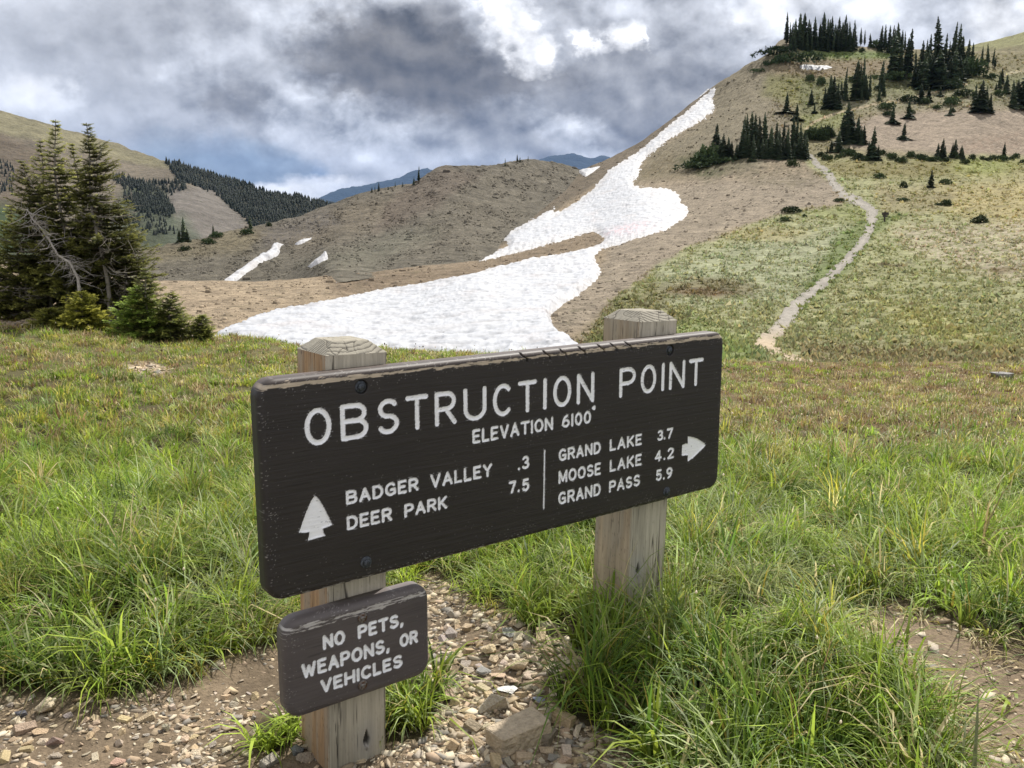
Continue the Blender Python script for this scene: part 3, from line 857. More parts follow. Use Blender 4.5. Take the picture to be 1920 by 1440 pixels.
def tussocks():
    r = np.random.default_rng(15)
    n = 82000
    x = r.uniform(1090, 2280, n); y = 296 + (738 - 296) * r.random(n) ** 0.85
    k = (sdpoly(x, y, MEADOW) > -6) & (sdpoly(x, y, TRAIL) < 4 + 4 * (r.random(n) < .3)) & (fbm(x / 30, y / 12, 3, .6) + fbm(x / 7 + 5, y / 3.5, 2) * .6 > -0.12 + 0.0 * x)
    xu = r.uniform(1380, 1930, 9000); yu = r.uniform(95, 295, 9000)
    ku = (sdpoly(xu, yu, [(1480, 100), (1920, 100), (1920, 205), (1640, 215), (1590, 275), (1500, 290), (1400, 300), (1450, 180)]) > 0)
    x = np.r_[x[k], xu[ku]]; y = np.r_[y[k], yu[ku]]
    n = len(x)
    P = surfA(x, y); C0 = paint((158, 138, 108), x, y, HILL)
    D = FA(x, y)
    h = np.clip(r.lognormal(math.log(0.075), .45, n), .03, .22) * (0.7 + D / 130.0); wd = h * r.uniform(1.2, 3.2, n)
    nb = 5
    V = np.empty((n, nb, 3, 3)); C = np.empty((n, nb, 3, 3))
    for b in range(nb):
        a = r.uniform(0, 6.283, n); d = np.stack([np.cos(a), np.sin(a), 0 * a], 1); e = np.stack([-np.sin(a), np.cos(a), 0 * a], 1)
        off = d * (wd * r.uniform(-.5, .5, n))[:, None]
        V[:, b, 0] = P + off - e * (wd * .30)[:, None]; V[:, b, 1] = P + off + e * (wd * .30)[:, None]
        V[:, b, 2] = P + off + d * (wd * r.uniform(-.5, .7, n))[:, None]; V[:, b, 2, 2] += h * r.uniform(.5, 1.2, n)
        V[:, b, :2, 2] -= 0.05
        C[:, b] = (C0 * r.uniform(.75, 1.65, (n, 1)) * np.stack([r.uniform(.85, 1.15, n), r.uniform(.95, 1.08, n), r.uniform(.75, 1.1, n)], 1))[:, None]
    o = mesh_obj('ground_cover', V.reshape(-1, 3), [np.arange(n * nb * 3).reshape(-1, 3)], leaf_mat("meadow_tuft", 0.5, 0.8, 0.1), np.clip(C.reshape(-1, 3), .01, .8))
    tag(o, "low tufts and cushions of alpine plants over the hillside", 'ground cover', kind='stuff')


tussocks()


def scree():
    r = np.random.default_rng(16)
    xs = []; ys = []; who = []
    n = 42000
    x = r.uniform(285, 1100, n); y = r.uniform(300, 526, n)
    k = (y > TB(x) + 1) & (y < TA(x) - 1) & (fbm(x / 40 + y / 60, y / 22 - x / 120, 4, .6) > -0.02 + 0.18 * (r.random(n) < .5))
    for p in SNOWP: k &= sdpoly(x, y, p) < -2
    xa = r.uniform(280, 1590, 26000); ya = r.uniform(150, 660, 26000)
    ka = (ya > TA(xa) + 2) & (sdpoly(xa, ya, MEADOW) < 0) & (sdpoly(xa, ya, SNOW) < -2) & (sdpoly(xa, ya, TRAIL) < 0) & ((fbm(xa / 30, ya / 14, 3, .6) > 0.05) | (r.random(26000) < .25))
    for (x, y, sf, fd, sz, base, lay) in ((x[k], y[k], surfB, FB, .052, (112, 105, 89), KNOLL), (xa[ka], ya[ka], surfA, FA, .060, (158, 138, 108), HILL)):
        n = len(x); P = sf(x, y); C0 = paint(base, x, y, lay); D = fd(x, y)
        s_ = np.clip(r.lognormal(math.log(sz), .55, n), .02, .32) * (0.5 + D / 160.0)
        cube = np.array([(-1, -1, -1), (1, -1, -1), (1, 1, -1), (-1, 1, -1), (-1, -1, 1), (1, -1, 1), (1, 1, 1), (-1, 1, 1)], float)
        V = cube[None] * (1 + r.uniform(-.4, .4, (n, 8, 3)))
        V[:, 4:, :2] *= r.uniform(.4, .9, (n, 1, 1))
        V = V * (s_[:, None] * np.stack([r.uniform(.7, 1.3, n), r.uniform(.6, 1.1, n), r.uniform(.35, .8, n)], 1))[:, None]
        V += P[:, None]
        C = np.clip(C0 * r.uniform(.65, 1.35, (n, 1)) + .01, .02, .6)
        xs.append(V.reshape(-1, 3)); ys.append(np.repeat(C[:, None], 8, 1).reshape(-1, 3)); who.append(n)
    n = sum(who)
    Fq = np.array([(0, 3, 2, 1), (4, 5, 6, 7), (0, 1, 5, 4), (1, 2, 6, 5), (2, 3, 7, 6), (3, 0, 4, 7)])
    Fa = (np.arange(n)[:, None, None] * 8 + Fq[None]).reshape(-1, 4)
    o = mesh_obj('scree', np.concatenate(xs), [Fa], attr_mat("scree_stone", ((3.0, 0.25),)), np.concatenate(ys), smooth_=False)
    tag(o, "loose scree stones strewn over the bare slopes", 'scree', kind='stuff')


SNOWP = [[(415, 536), (420, 527), (434, 517), (459, 501), (480, 487), (503, 474), (514, 461), (532, 458), (524, 468), (525, 474), (514, 488), (494, 492), (473, 506), (443, 527), (440, 536)],
         [(552, 459), (565, 451), (584, 448), (572, 457), (558, 461)], [(577, 500), (592, 489), (612, 476), (616, 487), (597, 496), (583, 501)]]
scree()

# ------------------------------------------------------------------ stroke lettering (routed letters with round ends)
def arc(cx, cy, rx, ry, a0, a1, n=14):
    a = np.radians(np.linspace(a0, a1, n)); return [(cx + rx * math.cos(t), cy + ry * math.sin(t)) for t in a]


GLYPH = {   # width, strokes in a box of height 1
    'O': (0.74, [arc(.37, .5, .37, .5, 90, 450, 30)]),
    'B': (0.66, [[(0, 0), (0, 1)], [(0, 1), (.38, 1)] + arc(.38, .765, .24, .235, 90, -90), [(0, .53), (.38, .53)], [(0, 0), (.40, 0)] + arc(.40, .265, .26, .265, -90, 90)]),
    'S': (0.62, [arc(.32, .76, .28, .24, 35, 180) + arc(.32, .76, .28, .25, 180, 262, 6) + arc(.31, .265, .31, .245, 75, -60, 12) + arc(.31, .265, .31, .265, -70, -150, 6)]),
    'T': (0.70, [[(0, 1), (.70, 1)], [(.35, 1), (.35, 0)]]),
    'R': (0.64, [[(0, 0), (0, 1)], [(0, 1), (.36, 1)] + arc(.36, .74, .26, .26, 90, -90), [(.36, .48), (0, .48)], [(.32, .48), (.64, 0)]]),
    'U': (0.70, [[(0, 1), (0, .35)] + arc(.35, .35, .35, .35, 180, 360) + [(.70, 1)]]),
    'C': (0.66, [arc(.37, .5, .37, .5, 48, 312, 24)]),
    'I': (0.0, [[(0, 0), (0, 1)]]),
    'N': (0.68, [[(0, 0), (0, 1)], [(0, 1), (.68, 0)], [(.68, 0), (.68, 1)]]),
    'P': (0.62, [[(0, 0), (0, 1)], [(0, 1), (.34, 1)] + arc(.34, .73, .28, .27, 90, -90), [(.34, .46), (0, .46)]]),
    'E': (0.54, [[(0, 0), (0, 1)], [(0, 1), (.52, 1)], [(0, .52), (.44, .52)], [(0, 0), (.54, 0)]]),
    'L': (0.50, [[(0, 1), (0, 0)], [(0, 0), (.50, 0)]]),
    'V': (0.68, [[(0, 1), (.34, 0)], [(.34, 0), (.68, 1)]]),
    'A': (0.70, [[(0, 0), (.35, 1)], [(.35, 1), (.70, 0)], [(.14, .34), (.56, .34)]]),
    'G': (0.70, [arc(.37, .5, .37, .5, 48, 300, 24) + [(.68, .12)], [(.68, .08), (.68, .45)], [(.40, .45), (.68, .45)]]),
    'D': (0.66, [[(0, 0), (0, 1)], [(0, 1), (.26, 1)] + arc(.26, .5, .40, .5, 90, -90, 18) + [(0, 0)]]),
    'Y': (0.66, [[(0, 1), (.33, .48)], [(.66, 1), (.33, .48)], [(.33, .48), (.33, 0)]]),
    'K': (0.62, [[(0, 0), (0, 1)], [(.60, 1), (0, .38)], [(.20, .56), (.62, 0)]]),
    'M': (0.80, [[(0, 0), (0, 1)], [(0, 1), (.40, .12)], [(.40, .12), (.80, 1)], [(.80, 1), (.80, 0)]]),
    'W': (0.96, [[(0, 1), (.24, 0)], [(.24, 0), (.48, .80)], [(.48, .80), (.72, 0)], [(.72, 0), (.96, 1)]]),
    'H': (0.68, [[(0, 0), (0, 1)], [(.68, 0), (.68, 1)], [(0, .5), (.68, .5)]]),
    '0': (0.56, [arc(.28, .5, .28, .5, 90, 450, 28)]),
    '1': (0.0, [[(0, 0), (0, 1)]]),
    '2': (0.58, [arc(.29, .73, .28, .27, 165, -30, 14) + [(0, 0)], [(0, 0), (.58, 0)]]),
    '3': (0.56, [arc(.26, .75, .26, .25, 150, -90, 14), arc(.26, .255, .30, .255, 90, -150, 16)]),
    '4': (0.62, [[(.46, 0), (.46, 1)], [(.46, 1), (0, .30)], [(0, .30), (.62, .30)]]),
    '5': (0.56, [[(.50, 1), (.08, 1)], [(.08, 1), (.04, .56)], [(.04, .56)] + arc(.27, .31, .29, .31, 125, -150, 18)]),
    '6': (0.58, [arc(.29, .29, .29, .29, 0, 360, 24), [(.015, .33), (.06, .62), (.20, .86), (.42, 1)]]),
    '7': (0.58, [[(0, 1), (.58, 1)], [(.58, 1), (.20, 0)]]),
    '9': (0.58, [arc(.29, .71, .29, .29, 0, 360, 24), [(.57, .67), (.52, .38), (.38, .14), (.16, 0)]]),
    '.': (0.0, [[(0, 0), (0, .02)]]),
    ',': (0.0, [[(0.02, .10), (-.01, -.10)]]),
}


def word(text, u0, u1, v0, v1):
    """strokes (in metres) of a word filling u0..u1 between baseline and cap height (stroke centre lines)"""
    h = v1 - v0; gap = 0.36
    ws = [GLYPH[c][0] for c in text]
    tot = sum(ws) + gap * (len(text) - 1)
    k = (u1 - u0) / tot if tot > 0 else h
    x = 0; out = []
    for c, w in zip(text, ws):
        for st in GLYPH[c][1]:
            out.append([(u0 + (x + px) * k, v0 + py * h) for px, py in st])
        x += w + gap
    return out


def stroke_field(U, V, strokes, hw):
    """distance to the strokes minus half width; positive inside"""
    d = np.full(U.shape, 1.0)
    for st in strokes:
        a = np.array(st); m = hw + 0.004
        um = U[U.shape[0] // 2]; us = np.where((um > a[:, 0].min() - m) & (um < a[:, 0].max() + m))[0]
        vs = np.where((V[:, 0] > a[:, 1].min() - m) & (V[:, 0] < a[:, 1].max() + m))[0]
        if len(us) == 0 or len(vs) == 0: continue
        sl = np.ix_(vs, us)
        d[sl] = np.minimum(d[sl], sdline(U[sl], V[sl], st if len(st) > 1 else st * 2))
    return hw - d


def wood_paint_mat(name, rough):
    m, nt, b = new_mat(name)
    N = nt.nodes.new; L = nt.links.new
    b.inputs['Roughness'].default_value = rough; b.inputs['Specular IOR Level'].default_value = 0.35
    at = N('ShaderNodeAttribute'); at.attribute_name = 'Col'
    L(at.outputs['Color'], b.inputs['Base Color'])
    tc = N('ShaderNodeTexCoord'); mp = N('ShaderNodeMapping'); mp.inputs['Scale'].default_value = (9, 330, 40)
    L(tc.outputs['Object'], mp.inputs[0])
    n = N('ShaderNodeTexNoise'); n.inputs['Scale'].default_value = 1.0; n.inputs['Detail'].default_value = 4
    L(mp.outputs[0], n.inputs['Vector'])
    bp = N('ShaderNodeBump'); bp.inputs['Strength'].default_value = 0.35; bp.inputs['Distance'].default_value = 0.0012
    L(n.outputs['Fac'], bp.inputs['Height']); L(bp.outputs[0], b.inputs['Normal'])
    return m


mat_board = wood_paint_mat("brown_sign_paint", 0.55)
mat_letter = wood_paint_mat("white_sign_paint", 0.5)


def sign_board(parent, M, W, H, T, rc, re, step, base, words, polys, hw, bolts, seed, weather, part_label, notches=()):
    """a routed wooden board: local u right, v up, w toward the reader"""
    ob_names = []
    nv = int(H / step) + 1; nu = int(W / step) + 1
    # extra rows close to the rounded edges keep the outline clean
    v = np.linspace(0, H, nv); s = np.linspace(0, 1, nu)
    dv = np.minimum(v, H - v)
    ins = np.where(dv < rc, rc - np.sqrt(np.maximum(rc * rc - (rc - dv) ** 2, 0)), 0)
    U = ins[:, None] + s[None] * (W - 2 * ins)[:, None]; V = np.repeat(v[:, None], nu, 1)
    # distance to the rounded outline
    qx = np.abs(U - W / 2) - (W / 2 - rc); qy = np.abs(V - H / 2) - (H / 2 - rc)
    sd = -(np.hypot(np.maximum(qx, 0), np.maximum(qy, 0)) + np.minimum(np.maximum(qx, qy), 0) - rc)
    sd = np.maximum(sd, 0)
    Wd = np.where(sd < re, T - re + np.sqrt(np.maximum(re * re - (re - np.minimum(sd, re)) ** 2, 0)), T)
    # grain relief
    g1 = fbm(U / 0.20 + seed, V / 0.0042, 3, 0.6); g2 = fbm(U / 0.5 + seed, V / 0.011 + fbm(U / 0.3, V / 0.1, 2), 3, 0.6)
    Wd = Wd + 0.00035 * g1 + 0.0005 * g2
    C = np.empty(U.shape + (3,)); C[:] = base
    C *= (1 + 0.12 * g2 + 0.10 * g1 + 0.22 * fbm(U / 0.25, V / 0.12, 3))[..., None]
    C *= (1 - 0.35 * smooth(0.25, 0.5, g1))[..., None]
    # weathered top edge: faded paint on the rounding, bare wood where it flakes
    top = H - V
    n = fbm(U / 0.05 + seed * 3, V / 0.005, 4, 0.65); nb = fbm(U / 0.35 + seed, 0 * V, 3)
    fade = smooth(re * 1.0, re * 0.35, top) * smooth(-0.01, 0.02, sd)
    C += (np.array(weather['fade']) - C) * (fade * weather['fk'])[..., None]
    band = np.exp(-((top - weather['pos'] * re) / (weather['wid'] * re)) ** 2)
    fl = smooth(0.02, 0.14, n * 0.7 + 0.50 * nb + band * 0.62 - weather['thr'])
    fl = fl * (band > 0.06)
    C += (np.array(weather['bare']) * (0.75 + 0.5 * np.clip(n + .5, 0, 1))[..., None] - C) * (fl * weather['bk'])[..., None]
    Wd = Wd - 0.0006 * fl
    # specks of lost paint, and chips on the lower edge
    sp = fbm(U / 0.006 + 7 * seed, V / 0.0035, 2, 0.6) + 0.30 * fbm(U / 0.08, V / 0.05 + seed, 2) + 0.25 * smooth(0.06, 0.0, sd)
    spm = smooth(0.66, 0.74, sp)
    lowc = smooth(0.10, 0.22, fbm(U / 0.03 + 5, V / 0.006 + seed, 3, 0.6) + 0.35 * nb) * smooth(0.010, 0.004, V) * smooth(-0.002, 0.0, V - 0.001)
    spm = np.maximum(spm * 0.45, lowc * weather['low'])
    C += (np.array((0.42, 0.40, 0.37)) - C) * spm[..., None]
    for (nu_, dep) in notches:
        dl = np.abs((U - nu_) + (V - H) * 0.9 - 0.004 * np.sin(V * 300)); k = smooth(0.0045, 0.0015, dl) * smooth(0.034, 0.020, top)
        Wd = Wd - dep * k; C *= (1 - 0.8 * k)[..., None]
    # lettering
    rag = 0.0009 * fbm(U / 0.02 + 3, V / 0.0022, 3, 0.7) * 2
    masks = []
    allf = np.full(U.shape, -1.0)
    for nm, lab, strokes, k in words:
        f = stroke_field(U, V, strokes, k)
        masks.append((nm, lab, f)); allf = np.maximum(allf, f)
    for nm, lab, pl in polys:
        f = sdpoly(U, V, pl); masks.append((nm, lab, f)); allf = np.maximum(allf, f)
    ff = allf + rag
    dep = np.clip(ff / (hw * 0.8), 0, 1)
    Wd = Wd - 0.0038 * np.sin(dep * np.pi / 2)
    wm = smooth(-0.0006, 0.0008, ff)
    wc = np.array((0.88, 0.88, 0.89)) * (1 + 0.06 * fbm(U / 0.01, V / 0.004, 3))[..., None]
    wear = smooth(0.38, 0.50, fbm(U / 0.022 + 11, V / 0.0055 + seed, 4, 0.65) + 0.30 * fbm(U / 0.3 + 4, V / 0.2, 2)) * weather['wear'] * 0.7
    wc = wc * (1 - 0.80 * wear)[..., None]
    C += (wc - C) * wm[..., None]
    # little splashes of white along the strokes
    splash = smooth(0.30, 0.42, fbm(U / 0.012 + 2, V / 0.0016, 3, 0.7)) * smooth(-0.010, -0.001, allf) * (1 - wm) * weather['splash']
    C += (np.array((0.5, 0.5, 0.5)) - C) * splash[..., None]
    # recesses for the bolts
    for (bu, bv, kind) in bolts:
        d = np.hypot(U - bu, V - bv)
        k = smooth(0.019, 0.016, d) if kind == 'sunk' else smooth(0.02, 0.012, d)
        C *= (1 - (0.75 if kind == 'sunk' else 0.3) * k)[..., None]
        if kind == 'sunk': Wd = Wd - 0.009 * k
    C = np.clip(C, 0.004, 0.9)
    P = np.stack([U, V, Wd], -1)
    # front faces split between board and lettering
    fc = grid_faces(nv, nu).reshape(nv - 1, nu - 1, 4)
    cm = lambda f: 0.25 * (f[:-1, :-1] + f[1:, :-1] + f[:-1, 1:] + f[1:, 1:])
    own = np.zeros((nv - 1, nu - 1), int)
    for i, (nm, lab, f) in enumerate(masks): own[(cm(f + rag) > 0)] = i + 1
    Vf = P.reshape(-1, 3); Cf = C.reshape(-1, 3)
    # side walls and back
    i = np.arange(nv * nu).reshape(nv, nu)
    loop = np.concatenate([i[0, :], i[1:, -1], i[-1, -2::-1], i[-2:0:-1, 0]])
    back = Vf[loop].copy(); mid = Vf[loop].copy(); back[:, 2] = 0.0
    nb_ = len(loop); o0 = len(Vf)
    side = np.stack([loop, np.roll(loop, -1), o0 + np.roll(np.arange(nb_), -1), o0 + np.arange(nb_)], -1)[:, ::-1]
    cen = o0 + nb_
    cap = np.stack([o0 + np.arange(nb_), o0 + np.roll(np.arange(nb_), -1), np.full(nb_, cen)], -1)[:, ::-1]
    Vb = np.concatenate([Vf, back, [[W / 2, H / 2, 0]]]); sc_ = Cf[loop].copy()
    dn = np.clip(Vf[loop][:, 1] / H, 0, 1)
    upw = (Vf[loop][:, 1] > H - rc * 0.5)
    sc_[:] = np.array(base) * 1.15
    sc_[upw] = np.array(weather['fade'])
    Cb = np.concatenate([Cf, sc_, [base]])

    def sub(name, faces, tri=None, mat=mat_board):
        used, inv = np.unique(np.concatenate([faces.ravel()] + ([tri.ravel()] if tri is not None else [])), return_inverse=True)
        fs = [inv[:faces.size].reshape(-1, 4)]
        if tri is not None: fs.append(inv[faces.size:].reshape(-1, 3))
        return mesh_obj(name, Vb[used], fs, mat, Cb[used])
    board = sub('board', np.concatenate([fc[own == 0], side]), cap)
    board.parent = parent; board.matrix_local = M
    if part_label: board['label'] = part_label
    for k, (nm, lab, f) in enumerate(masks):
        if not (own == k + 1).any(): continue
        t = sub(nm, fc[own == k + 1], mat=mat_letter); t.parent = board
        if lab: t['label'] = lab
    return board


from mathutils import Matrix, Vector
YAW = math.radians(53.06)
DX, DY = math.sin(YAW), math.cos(YAW)         # along the sign
NX, NY = math.cos(YAW), -math.sin(YAW)        # toward the reader
KPL = -2.1127
U0 = 0.784 + 0.0                               # board's left end along the sign


def sgn(u, v, w):
    """sign coordinates (from the board's lower left corner) -> world"""
    uu = u + U0
    return np.array([uu * DX + (KPL + w) * NX, uu * DY + (KPL + w) * NY, v - 0.938 + EYE])


def sign_matrix(root, u, v, w):
    o = sgn(u, v, w)
    m = Matrix(((DX, 0, NX, o[0]), (DY, 0, NY, o[1]), (0, 1, 0, o[2]), (0, 0, 0, 1)))
    return root.matrix_world.inverted() @ m


def hex_bolt(parent, M, washer, r, h, mat, name='bolt'):
    V = []; Fq = []; Ft = []
    n = 24

    def ring(rad, z, k, ph=0):
        o = len(V)
        for i in range(k):
            a = 2 * math.pi * i / k + ph; V.append((rad * math.cos(a), rad * math.sin(a), z))
        return list(range(o, o + k))

    def bridge(a, b):
        for i in range(len(a)): Fq.append((a[i], a[(i + 1) % len(a)], b[(i + 1) % len(b)], b[i]))

    def cap(a, z):
        V.append((0, 0, z)); c = len(V) - 1
        for i in range(len(a)): Ft.append((a[i], a[(i + 1) % len(a)], c))
    a = ring(washer, -0.002, n); b = ring(washer, 0.0018, n); c = ring(washer * 0.92, 0.0028, n); bridge(a, b); bridge(b, c); cap(c, 0.0028)
    a = ring(r, 0.0024, 6, .3); b = ring(r, h * 0.8, 6, .3); c = ring(r * 0.8, h, 6, .3); bridge(a, b); bridge(b, c); cap(c, h)
    o = mesh_obj(name, V, [np.array(Fq), np.array(Ft)], mat, None, parent, smooth_=False)
    o.matrix_local = M
    return o


def metal_mat(name, c, rust):
    m, nt, b = new_mat(name)
    N = nt.nodes.new; L = nt.links.new
    b.inputs['Metallic'].default_value = 0.6; b.inputs['Roughness'].default_value = 0.55
    tc = N('ShaderNodeTexCoord'); n = N('ShaderNodeTexNoise'); n.inputs['Scale'].default_value = 160; n.inputs['Detail'].default_value = 4
    L(tc.outputs['Object'], n.inputs['Vector'])
    cr = N('ShaderNodeValToRGB'); cr.color_ramp.elements[0].color = (*c, 1); cr.color_ramp.elements[1].color = (*rust, 1)
    cr.color_ramp.elements[0].position = 0.4; cr.color_ramp.elements[1].position = 0.65
    L(n.outputs['Fac'], cr.inputs[0]); L(cr.outputs[0], b.inputs['Base Color'])
    return m


mat_bolt = metal_mat("dark_bolt", (0.05, 0.055, 0.062), (0.10, 0.11, 0.125))
mat_rust = metal_mat("rusty_bolt", (0.22, 0.21, 0.20), (0.10, 0.045, 0.02))


def post_mat():
    m, nt, b = new_mat("weathered_timber")
    N = nt.nodes.new; L = nt.links.new
    b.inputs['Roughness'].default_value = 0.85
    at = N('ShaderNodeAttribute'); at.attribute_name = 'Col'
    L(at.outputs['Color'], b.inputs['Base Color'])
    tc = N('ShaderNodeTexCoord'); mp = N('ShaderNodeMapping'); mp.inputs['Scale'].default_value = (300, 300, 6)
    L(tc.outputs['Object'], mp.inputs[0])
    n = N('ShaderNodeTexNoise'); n.inputs['Scale'].default_value = 1.0; n.inputs['Detail'].default_value = 5
    L(mp.outputs[0], n.inputs['Vector'])
    bp = N('ShaderNodeBump'); bp.inputs['Strength'].default_value = 0.5; bp.inputs['Distance'].default_value = 0.002
    L(n.outputs['Fac'], bp.inputs['Height']); L(bp.outputs[0], b.inputs['Normal'])
    return m


mat_post = post_mat()


def timber_post(name, parent, hw, H, depth, seed, front, left, knots, label):
    """square post, chamfered top; local x along the sign, y toward the reader, z up. Faces are fine grids with grain relief."""
    ch_in, ch_h = hw * 0.42, 0.032
    Vs = []; Cs = []; Fs = []; o = 0
    Hs = H - ch_h
    zz = np.linspace(-depth, Hs, int((Hs + depth) / 0.005)); tt = np.linspace(-1, 1, 84)
    T, Z = np.meshgrid(tt, zz)
    crack_pos = {}
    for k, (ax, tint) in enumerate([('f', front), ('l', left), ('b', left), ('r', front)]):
        a = T * hw
        ph = seed * 10 + k * 5.3
        wav = 0.004 * fbm(Z / 0.35 + ph, a / 0.2, 2)
        g = fbm((a + wav) / 0.0035 + ph, Z / 0.12, 3, 0.6); g2 = fbm((a + wav) / 0.014 + ph, Z / 0.5, 3, 0.6)
        ck = np.abs(fbm((a + wav * 1.5) / 0.030 + ph * 3, Z / 1.6 + ph, 2, 0.5))
        crack = smooth(0.030, 0.006, ck) * smooth(-0.1, 0.25, fbm(Z / 0.25 + ph, a / 0.02 + 4, 2) + 0.18)
        fleck = smooth(0.42, 0.52, fbm(a / 0.004 + ph + 9, Z / 0.022, 2, 0.5)) * (0.9 if ax in 'lb' else 0.35)
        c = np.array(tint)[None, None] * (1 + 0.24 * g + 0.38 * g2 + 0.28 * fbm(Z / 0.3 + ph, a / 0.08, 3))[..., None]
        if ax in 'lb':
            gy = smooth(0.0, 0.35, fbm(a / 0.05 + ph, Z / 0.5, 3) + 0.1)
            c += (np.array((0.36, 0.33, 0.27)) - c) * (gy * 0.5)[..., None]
        c += (np.array((0.035, 0.03, 0.025)) - c) * np.clip(crack * 0.85 + fleck * 0.6, 0, 0.95)[..., None]
        w = np.full(T.shape, hw) - 0.0022 * crack + 0.0006 * g
        for (kf, ku, kz, ks) in knots:
            if kf != ax: continue
            d = np.hypot((a - ku) / (ks * 0.55), (Z - kz) / ks) ; ang = np.abs((a - ku) / (ks * 0.20)) + np.abs((Z - kz) / (ks * 0.62))
            halo = np.exp(-d ** 2 * 0.8); c += (np.array((0.33, 0.32, 0.30)) - c) * (halo * 0.75)[..., None]
            hole = smooth(1.1, 0.8, ang); c += (np.array((0.02, 0.017, 0.015)) - c) * (hole * 0.9)[..., None]; w = w - 0.012 * hole
            ch = smooth(1.0, 0.6, np.hypot((a - ku) / (ks * .13), (Z - kz + ks * .35) / (ks * .16))); c += (np.array((0.4, 0.37, 0.33)) - c) * ch[..., None]; w = w + 0.01 * ch
        w = w - 0.004 * smooth(0.93, 1.0, np.abs(T))
        low_dark = smooth(0.25, 0.0, Z); c *= (1 - 0.12 * low_dark)[..., None]  # timber colour slightly darker towards the foot of the post
        if ax == 'f': P = np.stack([a * 0.985, w, Z], -1)
        elif ax == 'b': P = np.stack([-a * 0.985, -w, Z], -1)
        elif ax == 'l': P = np.stack([-w, a * 0.985, Z], -1)
        else: P = np.stack([w, -a * 0.985, Z], -1)
        f = grid_faces(*T.shape)
        if ax in 'fb': f = f[:, ::-1]
        else: f = f[:, ::-1]
        Vs.append(P.reshape(-1, 3)); Cs.append(c.reshape(-1, 3)); Fs.append(f + o); o += T.size
    # chamfered top as one grid with end grain
    n = 110
    q = np.linspace(-1, 1, n); A, B_ = np.meshgrid(q, q)
    m = np.maximum(np.abs(A), np.abs(B_)) * hw
    z = Hs + ch_h * np.clip((hw - m) / ch_in, 0, 1)
    x = A * hw * 0.99; y = B_ * hw * 0.99
    rr = np.hypot(x + 0.30 * hw * (1 if seed < 2 else -2.2), y + 1.5 * hw) + 0.004 * fbm(x / 0.03, y / 0.03, 3)
    ring = np.abs(((rr / 0.0115) % 1.0) - 0.5) * 2
    rk = smooth(0.62, 0.95, ring) * smooth(-0.35, 0.10, fbm(x / 0.06 + seed, y / 0.06, 2) + (0.25 * (y / hw) + 0.25 * (x / hw)))
    c = np.array((0.31, 0.285, 0.23))[None, None] * (1 + 0.25 * fbm(x / 0.02 + seed, y / 0.02, 4))[..., None]
    c += (np.array((0.04, 0.034, 0.028)) - c) * (rk * 0.85)[..., None]
    ck = smooth(0.035, 0.008, np.abs(fbm(x / 0.05 + seed * 7, y / 0.10, 2)))
    c += (np.array((0.03, 0.026, 0.022)) - c) * (ck * 0.7)[..., None]
    z = z - 0.0025 * rk - 0.003 * ck
    f = grid_faces(n, n)
    Vs.append(np.stack([x, y, z], -1).reshape(-1, 3)); Cs.append(c.reshape(-1, 3)); Fs.append(f + o)
    ob = mesh_obj(name, np.concatenate(Vs), [np.concatenate(Fs)], mat_post, np.clip(np.concatenate(Cs), .01, .8), parent)
    if label: ob['label'] = label
    return ob


